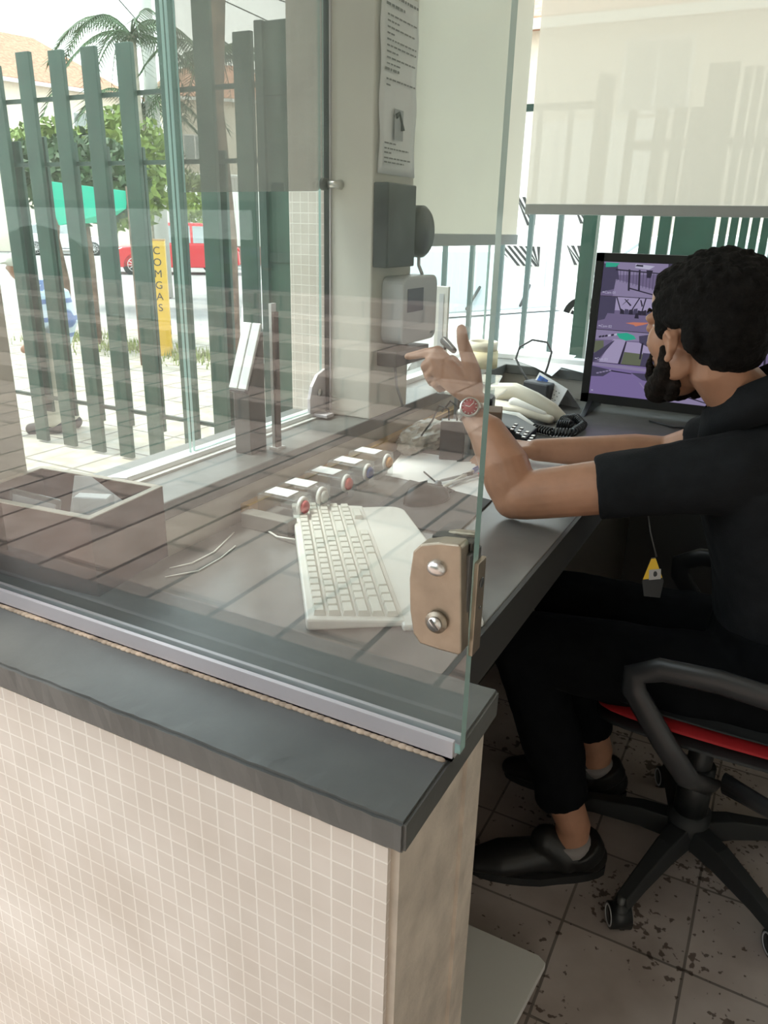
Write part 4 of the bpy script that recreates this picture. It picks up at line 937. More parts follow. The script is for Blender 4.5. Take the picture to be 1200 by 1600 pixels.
# trousers
tr = MB()
tr.tube([V((.085,1.525,.53)), V((.08,1.525,.60)), V((.075,1.525,.68))], [1,1,1], None, 26, ell=[(.175,.135),(.175,.135),(.165,.12)], up=(0,1,0))
for h_, k_, a_ in ((HL,KL,AL),(HR,KR,AR)):
    tr.tube([h_, h_.lerp(k_,.5), k_+V((0,0,.0))], [.098,.085,.070], seg=22, dome=True)
    tr.tube([k_, k_.lerp(a_,.5)+V((.012,0,0)), k_.lerp(a_,.80)], [.068,.064,.058], seg=20)
to_ = child(tr, 'trousers', m_pants, .005, 8); dm = to_.modifiers.new('d','DISPLACE'); dm.texture = tx2; dm.strength = .014; dm.texture_coords = 'GLOBAL'
for a_, rz in ((AL, 28),(AR, 12)):
    d = V((-math.cos(math.radians(rz)), -math.sin(math.radians(rz)), 0)); s_ = V((-d.y,d.x,0)); g0 = V((a_.x,a_.y,0))-d*.045
    b = MB(); b.tube([g0+d*.0+V((0,0,.045)), g0+d*.06+V((0,0,.052)), g0+d*.13+V((0,0,.044)), g0+d*.20+V((0,0,.036)), g0+d*.245+V((0,0,.030))], [.040,.043,.044,.046,.034], seg=18, dome=True, ell=[(1,.85),(1,.85),(.85,.95),(.7,1.05),(.62,1.05)], up=(0,0,1))
    b.tube([g0+d*.012+V((0,0,.05)), g0+d*.030+V((0,0,.080))], [.050,.052], seg=18)
    b.tube([g0+d*.06+V((0,0,.06)), g0+d*.10+V((0,0,.085))], [.050,.036], seg=18, dome=True)
    b.tube([g0+d*.04+V((0,0,.05)), g0+d*.055+V((0,0,.085))], [.038,.036], seg=18)
    child(b, 'shoe', m_leather, .004, 6)
    b = MB(); pl = []
    for k in range(24):
        a = 2*PI*k/24; q = g0+d*.115+d*math.cos(a)*.155+s_*math.sin(a)*(.047 if math.cos(a) > 0 else .042); pl.append((q.x,q.y))
    child(b.prism(pl, 0.0, .020, 'z'), 'shoe_sole', m_black_m, 0)
    b = MB(); b.tube([a_+V((.002,0,-.03)), a_+V((-.004,0,-.006))], [.046,.0435], seg=20); child(b, 'sock', m_sock, 0)
# watch
wd = (WL-EL).normalized(); wn_ = V((.35,-.93,.1)); wn_ = (wn_-wd*wn_.dot(wd)).normalized(); ws = wd.cross(wn_)
Wc_ = EL.lerp(WL,.90); Wc_ = aty(738,642,1.27+HY)
wt = child(MB().ball(Wc_, .001), 'wristwatch', m_steel, 0)
bpy.data.objects.remove(wt)
b = MB(); P_ = []
for k in range(25):
    a = 2*PI*k/24; P_.append(Wc_+wn_*.0275*math.cos(a)+ws*.0285*math.sin(a))
b.tube(P_, .0062, m_steel, 10, caps=False, ell=[(1.4,.35)]*25, up=wd)
Mw = frame(Wc_+wn_*.026, ws, wd, wn_)
b.lathe([(0,0),(.0185,0),(.0195,.003),(.0185,.008),(.0155,.009)], mt=m_steel, M=Mw)
wt = child(b, 'wristwatch', m_steel, 0); wt['label'] = 'steel watch with a red dial'
b = MB(); b.lathe([(0,.0075),(.0155,.0075),(.0155,.0082),(0,.0082)], mt=mat('red_dial', (.42,.05,.06), .3), M=Mw)
dl = b.build('dial', MC['red_dial'], wt); dl.matrix_parent_inverse = Matrix.Identity(4)
b = MB()
for k in range(12): 
    a = 2*PI*k/12; b.box((-.0005,.0115,.0083),(.0005,.0140,.0087), M=Mw@Matrix.Rotation(a,4,'Z'))
b.box((-.0006,0,.0083),(.0006,.008,.0087), M=Mw@Matrix.Rotation(.9,4,'Z')).box((-.0005,0,.0083),(.0005,.011,.0087), M=Mw@Matrix.Rotation(-1.2,4,'Z'))
hd = b.build('hands', m_white, wt); hd.matrix_parent_inverse = Matrix.Identity(4)
# badge on a lanyard
q = aty(1020,905,1.37)
Mb_ = frame(q, V((.86,.50,.10)), V((-.12,0,.99)), V((.5,-.86,0)))
bd_ = child(MB().prism([(-.004,.042),(.004,.042),(.020,-.005),(.014,-.038),(-.016,-.032),(-.020,-.002)], -.001, .001, 'z', mat('badge_black', (.02,.02,.022), .4), M=Mb_), 'badge', m_black, 0); bd_['label'] = 'black and yellow identity card'
o = MB().prism([(-.019,.002),(.017,.002),(.004,.041),(-.004,.041)], .0012, .0016, 'z', mat('badge_yellow', (.80,.50,.03), .5), M=Mb_).build('yellow_field', None, bd_); o.matrix_parent_inverse = Matrix.Identity(4)
o = MB().box((-.008,.000,.0017),(.014,.020,.0020), mat('badge_photo', (.42,.40,.40), .5), M=Mb_).ball(Mb_@V((.003,.011,.002)), (.004,.002,.0055), m_ink).build('portrait', None, bd_); o.matrix_parent_inverse = Matrix.Identity(4)
b = MB().tube([q+V((0,0,.045)), aty(1016,830,1.375), aty(1012,790,1.38)], .0016, seg=6); child(b, 'lanyard', m_dsteel, 0)
# ------------------------------------------------------------------ outdoors: ground
G = -.25
struct(MB().box((-1.06,-9,G-.1),(8,.44,G)).box((-14,-9,G-.1),(-1.06,.44,G)), 'floor_forecourt', m_paver, 'brown stone pavers of the forecourt', 'ground')
struct(MB().box((-45,3.75,G-.1),(25,9.2,G)).box((-1.06,2.62,G-.1),(8,3.75,G)).box((-14,.44,G-.1),(-1.06,3.75,G)), 'floor_sidewalk', m_side, 'pale slab sidewalk beyond the fence', 'ground')
struct(MB().box((-70,9.2,G-.12),(40,60,G-.02)), 'floor_street', m_asph, 'sunlit grey street', 'ground')
# forecourt steps (seen mirrored in the glass)
for i in range(5):
    o = MB().box((-14,-4.2-i*.55,G),(1.1,(-4.75-i*.55 if i < 4 else -6.88),G+.17*(i+1))).build('stone_step', m_paver, None, bevel=.01)
    tag(o, 'wide brown stone step number %s of the stair behind the viewer, mirrored in the glass' % ['one','two','three','four','five'][i], 'step', 'forecourt steps mirrored in the glass')
o = MB().box((-16,-7.3,G),(3,-6.9,4.2)).build('dark_backdrop_wall', mat('dark_backdrop', (.07,.09,.06), .9, var=.4, scale=2)); tag(o, 'tall dark wall added behind the forecourt steps to darken the mirrored sky', 'wall')  # dark wall added to shade the sky reflected in the front glass
struct(MB().box((1.15,-6,G),(1.4,.44,3.0)), 'wall_light_blocker', m_plaster, 'unseen wall added beside the entrance to block sky light', 'wall')  # added out of view so less open sky lights the interior
struct(MB().box((-.55,-3.2,2.6),(1.6,.0,2.7)), 'ceiling_sky_blocker', m_plaster, 'unseen canopy slab added over the entrance path to block sky light', 'canopy')  # added slab, out of view, dims the booth and entrance
# ------------------------------------------------------------------ fence
FY = 3.833
fn = thing('slat_fence', 'tall dark green slat fence beyond the side window', 'fence', (-3.4,FY,G))
def slat(x, z0, z1, w=.122, y=FY, d=.03, m=m_green): return MB().box((x-w/2,y,z0),(x+w/2,y+d,z1)).build('slat', m, fn, bevel=.004)
for px, zt in ((-33,2.32),(20,2.28),(66,2.34),(114,2.33),(162,2.33),(214,2.33),(277,2.9),(329,2.9),(387,2.32)):
    slat(aty(px,350,FY).x, -.235, zt)
for px, zt, w_ in ((30,1.84,.20),(70,1.86,.18),(117,1.82,.15),(165,1.79,.15),(218,1.78,.15),(350,1.75,.06)):
    slat(aty(px,350,FY+.07).x, -.02, zt, w_, FY+.07, .025, m_green)
for z in (.10,1.69,2.07): MB().box((-5.6,FY+.032,z-.012),(-2.5,FY+.058,z+.012)).build('rail', m_dgreen, fn)
o = thing('gate_panel', 'solid green metal gate panel between the fence and the tiled column', 'gate', (-2.7,FY,G))
MB().box((-2.80,FY-.02,-.2),(-2.36,FY+.01,2.35)).build('panel', m_green, o, bevel=.005)
MB().box((-2.80,FY-.045,-.2),(-2.75,FY-.02,2.35)).build('post', m_dgreen, o)
for z in (.3,1.15,2.0): MB().box((-2.75,FY-.03,z),(-2.36,FY-.02,z+.05)).build('cross_rail', m_dgreen, o)
bf = thing('bar_fence', 'thin grey green bar fence outside the far window', 'fence', (-.9,FY,G))
for x in (-1.89,-1.666,-1.516,-1.36,-1.22,-1.076): MB().box((x-.011,FY-.011,G),(x+.011,FY+.011,1.9)).build('bar', mat('bar_grey', (.10,.15,.15), .5), bf)
for z in (.12,1.87): MB().box((-2.0,FY-.01,z),(-.9,FY+.01,z+.03)).build('rail', m_dgreen, bf)
MB().box((-.965,FY-.03,G),(-.90,FY+.03,2.0)).build('post', m_green, bf)
sf = thing('street_slats', 'narrow green slat screen above the monitor outside the far window', 'fence', (-.3,FY,G))
for x, w_ in ((-.805,.035),(-.682,.05),(-.604,.05),(-.540,.05)): MB().box((x-w_/2,FY,G),(x+w_/2,FY+.025,1.86)).build('slat', m_green, sf)
MB().box((-.515,FY,G),(-.395,FY+.03,2.02)).build('wide_board', m_green, sf)
for i in range(9): x = -.36+i*.042; MB().box((x-.015,FY,G),(x+.015,FY+.025,2.0)).build('slat', m_green, sf)
for i in range(9): x = .08+i*.11; MB().box((x-.04,FY,G),(x+.04,FY+.025,1.9)).build('slat', m_green, sf)
for z in (.1,1.7): MB().box((-.83,FY+.026,z),(1.1,FY+.05,z+.04)).build('rail', m_dgreen, sf)
# ------------------------------------------------------------------ yellow gas post
gp = atz(250,555,G)+V((.055,.03,0))
t = thing('gas_marker_post', 'yellow marker post with dark vertical lettering on the sidewalk', 'post', gp, math.radians(38), local=True)
MB().box((-.10,-.065,0),(.10,.065,1.39)).build('post_body', m_yel, t, bevel=.006)
MB().box((-.104,-.069,1.39),(.104,.069,1.405)).build('post_cap', mat('brown_cap', (.45,.25,.10), .6), t)
for i, c_ in enumerate('COMGAS'):
    text_mesh('letter', c_, .125, Matrix.Translation((-.0,-.067,1.27-i*.135))@Matrix.Rotation(PI/2,4,'X'), m_ink, t, .001)
for i, c_ in enumerate('GAS'):
    text_mesh('letter', c_, .09, Matrix.Translation((.101,.0,.40-i*.11))@Matrix.Rotation(PI/2,4,'Z')@Matrix.Rotation(PI/2,4,'X'), m_ink, t, .001)
# ------------------------------------------------------------------ passer-by
pp = atz(62,675,G); ps = MB()
B0 = V((pp.x+.11, pp.y+.14, G))
dirp = V((-.80,-.60,0)).normalized(); sdp = V((.6,-.8,0))
def pb_(f, s, z): return B0+dirp*f+sdp*s+V((0,0,z))
ps.ball(pb_(.17,0,1.26),(.085,.085,.105)); ps.tube([pb_(.13,0,1.17), pb_(.08,0,1.08)], [.05,.06], dome=True)
ps.tube([pb_(0,0,.72), pb_(-.05,0,.88), pb_(-.02,0,1.02), pb_(.06,0,1.10)], [.12,.135,.14,.09], seg=18, dome=True)
ps.ball(pb_(.255,0,1.25),(.02,.02,.02))
for s_ in (-1,1):
    ps.tube([pb_(0,s_*.07,.74), pb_(.02,s_*.08,.40), pb_(.0+s_*.05,s_*.08,.06)], [.085,.065,.05], seg=14, dome=True)
    ps.tube([pb_(s_*.05,s_*.08,.04), pb_(.15+s_*.05,s_*.08,.03)], [.04,.035], seg=12, dome=True)
    ps.tube([pb_(.05,s_*.16,1.05), pb_(.02,s_*.19,.85), pb_(.14,s_*.16,.70)], [.05,.04,.03], seg=12, dome=True); ps.ball(pb_(.17,s_*.15,.67), .035)
pe = ps.build('person', m_skin)
for s_ in (-1,1):
    so__ = MB().tube([pb_(s_*.05-.03,s_*.08,.05), pb_(.08+s_*.05,s_*.08,.045), pb_(.17+s_*.05,s_*.08,.035)], [.055,.052,.045], seg=14, dome=True).build('shoe', m_tyre, pe); rem(pe, .012, 3); tag(pe, 'stooped person in a pale blue checked shirt and cap walking behind the fence', 'person')
def pch(b, name, m, vox=.012):
    o = b.build(name, m, pe)
    if vox: rem(o, vox, 4)
m_check = tile_mat('checked_shirt', (.45,.62,.75), (.75,.78,.80), (.12,.20,.42), .14, .13, .02, 'xz', stain=(.9,.9,.9))
b = MB(); b.tube([pb_(0,0,.74), pb_(-.05,0,.88), pb_(-.02,0,1.02), pb_(.06,0,1.10)], [.145,.16,.16,.10], seg=18, dome=True)
for s_ in (-1,1): b.tube([pb_(.05,s_*.15,1.05), pb_(.02,s_*.19,.88)], [.07,.058], seg=12, dome=True)
pch(b, 'shirt', m_check)
b = MB()
for s_ in (-1,1): b.tube([pb_(0,s_*.07,.72), pb_(.02,s_*.08,.40), pb_(.0+s_*.05,s_*.08,.10)], [.11,.085,.07], seg=14, dome=True)
pch(b, 'trousers', mat('khaki', (.50,.47,.38), .8))
b = MB(); b.ball(pb_(.165,0,1.30),(.095,.095,.075)); b.tube([pb_(.2,0,1.30), pb_(.31,0,1.285)], [.06,.04], ell=[(.2,1),(.2,1)], up=(0,0,1)); pch(b, 'cap', mat('pale_cap', (.72,.70,.62), .8))
# ------------------------------------------------------------------ cars
def car(label, loc, rz, paint, L=4.2, W=1.74, Hh=1.48, group=None, wiper=False):
    t = thing('car', label, 'car', loc, rz, group, local=True)
    gl = .28
    prof = [(-L/2,.35),(-L/2+.03,.75),(-L/2+.12,.92),(-L*.30,1.0),(L*.18,.98),(L*.40,.86),(L/2-.06,.72),(L/2,.5),(L/2-.03,.30)]
    low = [(L/2-.25,gl-.05),(-L/2+.2,gl-.05)]
    b = MB(); pts = prof+low; n = len(pts); rows_ = []
    for s_, tw in ((-W/2,.0),(-W/2+.10,.03),(W/2-.10,.03),(W/2,.0)):
        sc = .95 if abs(s_) == W/2 else 1
        rows_ += [((x*(.975 if sc < 1 else 1)), s_, z if z < .5 else z+tw-.03) for x, z in pts]
    fs = [(r_*n+i, r_*n+(i+1)%n, (r_+1)*n+(i+1)%n, (r_+1)*n+i) for r_ in range(3) for i in range(n)]+[tuple(range(n)), tuple(range(4*n-1,3*n-1,-1))]
    b.add(rows_, fs, paint); b.build('body', paint, t, bevel=.03)
    cab = [(-L*.42,.93),(-L*.33,Hh-.07),(-L*.20,Hh),(L*.02,Hh),(L*.10,Hh-.05),(L*.30,.93)]
    W2 = W/2-.14; b = MB(); vs = []
    for s_ in (-1,1):
        vs += [(x, s_*(W/2-.04 if z < 1 else W2), z) for x,z in cab]
    n = len(cab); b.add(vs, [(i,i+1,i+1+n,i+n) for i in range(n-1)]+[tuple(range(n)), tuple(range(2*n-1,n-1,-1))], paint)
    b.build('cabin', paint, t, bevel=.03)
    b = MB()
    b.add([(L*.292,-W/2+.12,.965),(L*.292,W/2-.12,.965),(L*.112,W2-.06,Hh-.075),(L*.112,-W2+.06,Hh-.075)], [(0,1,2,3)])
    o = b.build('windscreen', m_carglass, t); s3 = o.modifiers.new('s','SOLIDIFY'); s3.thickness = .03; s3.offset = 1
    b = MB(); b.add([(-L*.412,-W/2+.14,1.0),(-L*.412,W/2-.14,1.0),(-L*.338,W2-.06,Hh-.12),(-L*.338,-W2+.06,Hh-.12)], [(0,3,2,1)])
    o = b.build('rear_window', m_carglass, t); s3 = o.modifiers.new('s','SOLIDIFY'); s3.thickness = .03; s3.offset = 1
    for s_ in (-1,1):
        for xa, xb, xc, xd in ((-L*.12,L*.255,L*.08,-L*.12),(-L*.37,-L*.14,-L*.14,-L*.31)):
            b = MB(); zb_, zt_ = 1.0, Hh-.10
            f0 = lambda z: s_*((W/2-.04)+(W2-(W/2-.04))*((z-.93)/(Hh-.93)) + .012)
            b.prism([(0,0)]*0 or [(xa,zb_),(xb,zb_),(xc,zt_),(xd,zt_)], 0, .001, 'y')
            b = MB(); q = [(xa,zb_),(xb,zb_),(xc,zt_),(xd,zt_)]
            b.add([(x,f0(z),z) for x,z in q]+[(x,f0(z)-s_*.02,z) for x,z in q], [(0,1,2,3),(7,6,5,4),(0,4,5,1),(1,5,6,2),(2,6,7,3),(3,7,4,0)])
            b.build('side_window', m_carglass, t)
        for xw in (-L*.31, L*.31):
            c_ = V((xw, s_*(W/2-.10), .31)); b = MB(); b.tube([c_-V((0,.1,0)), c_+V((0,s_*.0+.1,0))], .325, seg=30)
            wh = b.build('wheel', m_tyre, t)
            b = MB()
            for k in range(10):
                a = 2*PI*k/10; b.tube([c_+V((0,s_*.105,0)), c_+V((.20*math.cos(a), s_*.105, .20*math.sin(a)))], [.02,.014], seg=6)
            b.tube([c_+V((.21*math.cos(2*PI*k/24), s_*.103, .21*math.sin(2*PI*k/24))) for k in range(25)], .014, seg=6, caps=False)
            rm = b.build('rim', m_steel, wh); rm.matrix_parent_inverse = Matrix.Identity(4)
            MB().tube([c_-V((0,.08,0)), c_+V((0,s_*.0+.08,0))], .37, seg=24).build('wheel_arch', m_tyre, t)
        b = MB(); b.ball((L/2-.10, s_*(W/2-.25), .66), (.10,.20,.075)); b.build('headlight', mat('lamp_glass', (.65,.68,.70), .15), t)
        b = MB(); b.ball((-L/2+.07, s_*(W/2-.20), .80), (.07,.14,.09)); b.build('taillight', mat('tail_red', (.5,.02,.02), .2), t)
        MB().ball((L*.20, s_*(W/2+.06), 1.0), (.07,.10,.06)).build('mirror', paint, t)
    MB().box((L/2-.03,-.20,.40),(L/2+.01,.20,.52)).build('number_plate', m_lgrey, t)
    MB().box((L/2-.05,-.55,.28),(L/2+.005,.55,.36)).build('grille', m_tyre, t)
    MB().box((-L*.05,-W/2+.0,.30),(L*.05,-W/2+.03,.34)).build('sill_trim', m_tyre, t)
    if wiper:
        for s_ in (-.45,.2): MB().tube([(L*.30,s_,.985),(L*.23,s_+.42,1.13)], .012, seg=6).build('wiper', m_tyre, t)
    return t
rp_ = atz(262,428,G-.02); car('red car parked across the street behind the yellow post', (rp_.x,rp_.y+.4,G-.02), math.radians(224), m_carred, Hh=1.62)
wp = atz(100,398,G-.02); car('white car parked at the far left behind the fence slats', (wp.x,wp.y,G-.02), math.radians(55), m_carwhite)
nc = aty(800,520,7.9); car('white car parked close outside the far window, bonnet towards the monitor', (-3.35,7.0,G), math.radians(-24), m_carwhite, 4.0, wiper=True)
sv = aty(960,500,13.6); car('white car across the street partly hidden by the monitor', (-1.75,13.6,G), math.radians(180), m_carwhite, 4.3, Hh=1.62)
# ------------------------------------------------------------------ vegetation
def foliage(name, label, c, r, n, ls, m, group=None, trunk=None, seed=1, cat='tree'):
    t = thing(name, label, cat, (c[0],c[1],G), group=group)
    rn = random.Random(seed); b = MB(); vs = []; fs = []
    for i in range(n):
        while True:
            p = V((rn.uniform(-1,1), rn.uniform(-1,1), rn.uniform(-1,1)))
            if p.length < 1 and p.length > .45: break
        q = V(c)+V((p.x*r[0], p.y*r[1], p.z*r[2]))*(1+.25*noise.noise(p*2.3+V((seed,0,0))))
        u = V((rn.uniform(-1,1), rn.uniform(-1,1), rn.uniform(-1,1))).normalized(); w_ = u.orthogonal().normalized(); k = len(vs)
        a = ls*rn.uniform(.6,1.3); vs += [q-u*a, q+w_*a*.45, q+u*a, q-w_*a*.45]; fs.append((k,k+1,k+2,k+3))
    b.add([v[:] for v in vs], fs, m); b.build('crown', m, t)
    if trunk: MB().tube([(c[0],c[1],G),(c[0]+trunk*.5,c[1],G+(c[2]-G)*.5),(c[0],c[1],c[2])], [trunk,trunk*.8,trunk*.5], seg=12).build('trunk', m_bark, t)
    return t
def at_d(px, py, d): r_ = ray(px,py); return V((0,0,H))+r_.normalized()*d
q = at_d(125,278,11.5); foliage('garden_tree', 'dark leafy tree behind the fence slats at the left', q, (.85,.85,.50), 3800, .07, m_leaf, trunk=.07, seed=2)
q = at_d(190,270,16); foliage('garden_shrub', 'yellow green shrub behind the fence under the house wall', q, (1.1,1.0,.95), 2600, .10, m_leaf2, seed=5, cat='shrub')
q = at_d(75,235,17); foliage('garden_shrub', 'pale shrub peeping over the short slats at the far left', q, (.7,.7,.5), 1200, .09, m_leaf2, seed=8, cat='shrub')
q = at_d(300,330,15.5); foliage('garden_shrub', 'yellow flowering shrub behind the white bars of the far garden', at_d(302,310,32), (1.1,.8,.9), 1600, .10, m_leaf2, seed=9, cat='shrub')
def palm(label, top, n, L_, base, seed, tr=.09):
    t = thing('palm_tree', label, 'palm', (base.x,base.y,G)); rn = random.Random(seed)
    MB().tube([base, base.lerp(top,.5), top], [tr*1.2,tr,tr*.9], seg=12).build('trunk', mat('palm_trunk', (.42,.38,.30), .9, var=.2), t)
    for i in range(n):
        a = 2*PI*i/n+rn.uniform(-.2,.2); e = rn.uniform(.2,1.1); d = V((math.cos(a),math.sin(a),0)); side = V((-d.y,d.x,0)); pts = []
        for k in range(11):
            f = k/10; pts.append(top+d*L_*f*math.cos(e*.6)+V((0,0,L_*(math.sin(e)*f*1.1-1.15*f*f))))
        b = MB().tube(pts, [.02*(1-k/12) for k in range(11)], seg=5)
        vs = []; fs = []
        for k in range(1,11):
            for s_ in (-1,1):
                for j in range(3):
                    p = pts[k-1].lerp(pts[k], j/3); l = L_*.26*(1-.5*abs(k/10-.4)); tip = p+side*s_*l*.7+d*l*.45+V((0,0,-l*.55)); i0 = len(vs)
                    vs += [p-d*.018, p+d*.018, tip]; fs.append((i0,i0+1,i0+2))
        b.add([v[:] for v in vs], fs, None); b.build('frond', m_leaf, t)
p1 = at_d(205,55,17); b1 = V((p1.x,p1.y,G)); palm('tall palm beside the pole at the top left', p1, 15, 1.75, b1, 3)
p2 = at_d(330,95,17); palm('palm seen through the smoky tinted panel', p2, 14, 1.6, V((p2.x,p2.y,G)), 5)
p3 = at_d(222,170,19); palm('shorter palm in front of the tiled roof', p3, 13, 1.7, V((p3.x,p3.y,G)), 8)
# ------------------------------------------------------------------ pole and wires
q = at_d(233,100,19)
t = thing('utility_pole', 'pale concrete utility pole at the top left', 'pole', (q.x,q.y,G))
MB().tube([(q.x,q.y,G),(q.x,q.y,9)], [.16,.12], seg=16).build('pole_shaft', mat('concrete', (.50,.50,.47), .9), t)
MB().box((q.x-.8,q.y-.05,8.2),(q.x+.8,q.y+.05,8.3)).build('crossarm', m_bark, t)
for i, (a, b2, nm) in enumerate((((170,-20),(230,50),'upper'),((330,-10),(520,80),'middle'),((400,-15),(520,30),'lower'))):
    A, B = at_d(*a,19), at_d(*b2,19); d = B-A
    o = MB().tube([A-d*1.0, A+V((0,0,-.02)), B, B+d*1.0], .012, seg=6).build('overhead_wire', m_tyre)
    tag(o, {'upper':'thin wire slanting towards the pole at the top left','middle':'long wire crossing the smoky panel','lower':'short steep wire at the top of the smoky panel'}[nm], 'wire')
# ------------------------------------------------------------------ houses
def house(label, A, B, depth, z1, zr, wins, name='house', ov=.5):
    A, B = V((A[0],A[1],0)), V((B[0],B[1],0)); d = (B-A); L_ = d.length; d.normalize(); nn = V((-d.y,d.x,0))
    if nn.dot(A) < 0: nn = -nn
    Mh = frame((A.x,A.y,G), d, nn, (0,0,1)); hs = thing(name, label, 'house', (A.x,A.y,G))
    MB().box((0,0,0),(L_,depth,z1-G), M=Mh).build('wall', m_house, hs)
    b = MB(); zb = z1-G; zt = zr-G
    b.add([(-ov,-ov,zb),(L_+ov,-ov,zb),(L_+ov,depth+ov,zb),(-ov,depth+ov,zb),(L_*.3,depth/2,zt),(L_*.7,depth/2,zt),(-ov,-ov,zb+.15),(L_+ov,-ov,zb+.15),(L_+ov,depth+ov,zb+.15),(-ov,depth+ov,zb+.15)],
      [(0,3,2,1),(0,1,7,6),(1,2,8,7),(2,3,9,8),(3,0,6,9),(6,7,5,4),(7,8,5),(8,9,4,5),(9,6,4)], m_roof, False, Mh)
    b.build('roof', m_roof, hs)
    b = MB(); b.box((-ov,-ov-.06,zb-.08),(L_+ov,-ov,zb+.1), M=Mh); b.build('eaves_board', m_white, hs)
    for x, z, w_, h_ in wins:
        f = MB().box((x-.08,-.06,z-.08),(x+w_+.08,.0,z+h_+.08), M=Mh).build('window', m_white, hs)
        g_ = MB().box((x,-.075,z),(x+w_*.47,-.061,z+h_), M=Mh).box((x+w_*.53,-.075,z),(x+w_,-.061,z+h_), M=Mh).build('window_pane', mat('house_glass', (.30,.33,.32), .2), f); g_.matrix_parent_inverse = Matrix.Identity(4)
    return hs
h0, h1 = at_d(-60,200,46), at_d(192,190,50)
house('cream house with a terracotta tiled roof beyond the fence at the left', (h0.x,h0.y), (h1.x,h1.y), 8, 7.7, 10.6, [(5.8,4.9,1.7,2.0),(9.4,4.9,1.7,2.0)])
h0, h1 = at_d(236,200,56), at_d(450,200,56)
house('second tiled house partly seen through the smoky panel', (h0.x,h0.y), (h1.x,h1.y), 7, 8.6, 11.2, [(2.0,5.2,1.3,1.6),(5.6,3.0,1.3,1.6)])
house('pale two storey building behind the cream roller blind', (-7.5,17.5), (6.5,17.5), 7, 5.2, 7.2, [(3.6,3.9,1.2,1.2),(7.6,3.6,1.2,1.3),(9.3,3.6,1.2,1.3)], 'townhouse')
# white gate with hazard striped squares
t = thing('white_gate', 'white garage gate with black striped warning squares', 'gate', (-4.8,15,G))
MB().box((-7.5,15,G),(-2.6,15.12,3.2)).build('gate_leaf', m_white, t)
for (xa, za, xb, zb_) in ((-6.2,.72,-5.6,1.05),(-5.4,.72,-4.55,1.08),(-5.1,1.45,-4.7,1.95),(-4.02,1.50,-3.65,1.85),(-4.05,.78,-3.72,1.12)):
    s_ = MB().box((xa,14.97,za),(xb,15,zb_)).build('warning_square', m_white, t)
    b = MB(); n_ = int((xb-xa+zb_-za)/.12)
    for k in range(n_):
        u0 = xa+k*.12-(zb_-za)*0; pts = []
        for (px_, pz_) in ((u0,zb_),(u0+.06,zb_)): pts.append((px_,pz_))
        h_ = zb_-za
        q4 = [(u0-h_*0, zb_), (u0+.055, zb_), (u0+.055+h_*0.0+.0, zb_)]
        def clipx(x): return max(xa, min(xb, x))
        q5 = [(clipx(u0-h_*.5+0), zb_), (clipx(u0-h_*.5+.06), zb_), (clipx(u0+h_*.5+.06), za), (clipx(u0+h_*.5), za)]
        if q5[1][0]-q5[0][0] > .005 or q5[2][0]-q5[3][0] > .005: b.prism(q5, 14.955, 14.969, 'y')
    o = b.build('black_stripes', m_ink, s_); o.matrix_parent_inverse = Matrix.Identity(4)
MB().box((-4.45,14.96,.3),(-4.42,14.995,3.1)).build('gate_joint', m_lgrey, t)
# garden wall with white bars at far
t = thing('white_railing', 'white barred railing on a brown wall beyond the street', 'railing', tuple(at_d(350,350,34)[:2])+(G,))
A, B = at_d(225,350,34), at_d(430,350,34); A.z = B.z = 0
d = (B-A); n_ = 44
MB().box((0,0,.0),(d.length,.2,.75), M=frame((A.x,A.y,G), d, V((-d.y,d.x,0)), (0,0,1))).build('base_wall', mat('brown_wall', (.30,.17,.14), .9), t)
for k in range(n_+1):
    q = A.lerp(B, k/n_); MB().box((q.x-.045,q.y-.045,G+.75),(q.x+.045,q.y+.045,3.1)).build('bar', m_white, t)
MB().tube([A+V((0,0,3.1)), B+V((0,0,3.1))], .09, seg=6).build('top_rail', m_white, t)
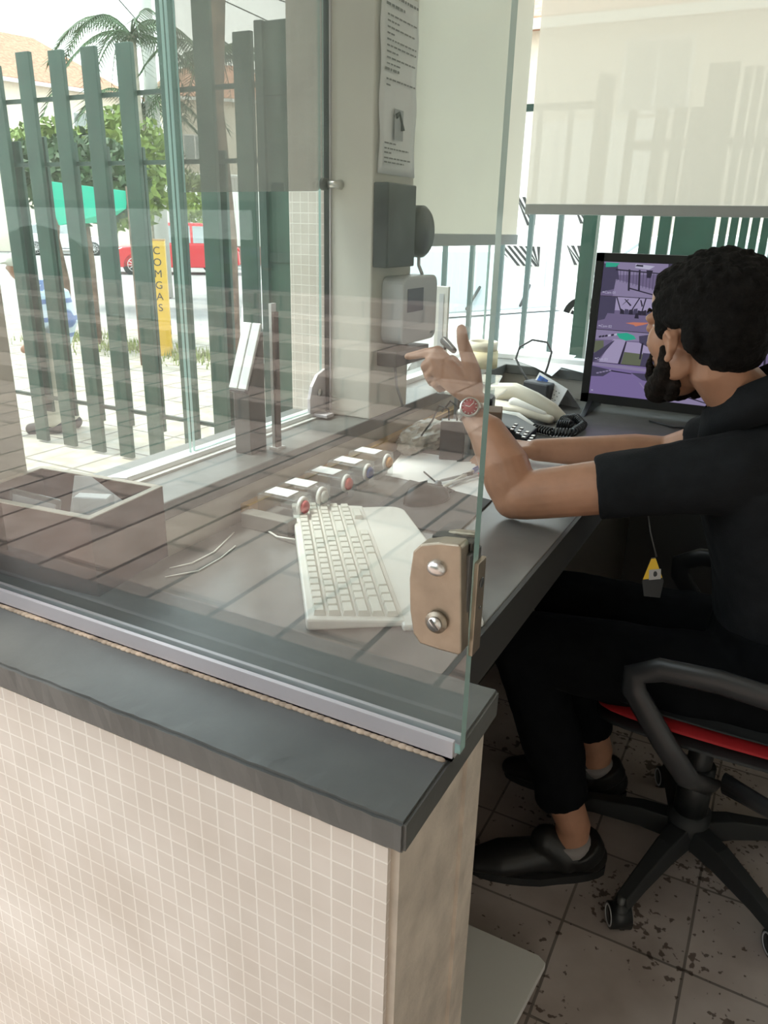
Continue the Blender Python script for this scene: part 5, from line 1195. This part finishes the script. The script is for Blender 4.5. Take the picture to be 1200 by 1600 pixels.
# tarp, grass, tree trunk
a, b_, c_, d_ = at_d(66,282,9.6), at_d(200,299,9.6), at_d(197,326,9.6), at_d(92,352,9.6)
o = MB().add([a[:], b_[:], c_[:], ((c_+d_)/2+V((0,.2,-.05)))[:], d_[:]], [(0,1,2,3,4)]).build('green_tarp', m_tarp); s3 = o.modifiers.new('s','SOLIDIFY'); s3.thickness = .01
tag(o, 'bright green tarpaulin stretched behind the fence at the left', 'tarp')
t_ = thing('tarp_pole', 'thin pole carrying the green tarpaulin', 'pole', (a.x,a.y,G)); MB().cyl((a.x,a.y,G),(a.x,a.y,a.z+.05),.025).cyl((b_.x,b_.y,G),(b_.x,b_.y,b_.z+.05),.025).build('pole_shaft', m_bark, t_)
for i, (px,py) in enumerate(((112,530),(207,545),(305,560))):
    q = atz(px,py,G); b = MB(); rn = random.Random(i)
    for k in range(420):
        x = rn.gauss(0,.28); y = rn.gauss(0,.25); a = rn.uniform(0,PI); hh = rn.uniform(.04,.13)
        b.add([(q.x+x-.01*math.cos(a), q.y+y-.01*math.sin(a), G),(q.x+x+.01*math.cos(a), q.y+y+.01*math.sin(a), G),(q.x+x+rn.uniform(-.03,.03), q.y+y+rn.uniform(-.03,.03), G+hh)], [(0,1,2)])
    o = b.build('grass_patch', m_grass); tag(o, ['grass patch by the tree foot at the left','grass patch left of the yellow post','grass patch right of the yellow post'][i], 'grass', kind='stuff')
q = atz(358,560,G)
o = MB().tube([(q.x,q.y,G),(q.x+.05,q.y,1.2),(q.x-.05,q.y,2.6),(q.x+.1,q.y,4.2)], [.15,.12,.11,.10], seg=14).build('tree_trunk', m_bark); tag(o, 'brown tree trunk behind the fence left of the green gate panel', 'tree trunk')
q = atz(108,520,G)
o = MB().tube([(q.x,q.y,G),(q.x+.06,q.y,.5),(q.x-.04,q.y,1.1),(q.x+.1,q.y,1.7)], [.07,.055,.05,.04], seg=12).build('tree_trunk', m_bark); tag(o, 'thin crooked tree trunk in the grass at the left', 'tree trunk')
# lintel over the front opening
struct(MB().box((-1.04,.45,2.4),(.95,.6,2.6)), 'wall_lintel', m_plaster, 'lintel over the front glass', 'wall')
for o in list(bpy.data.objects):
    if '_local' in o: del o['_local']
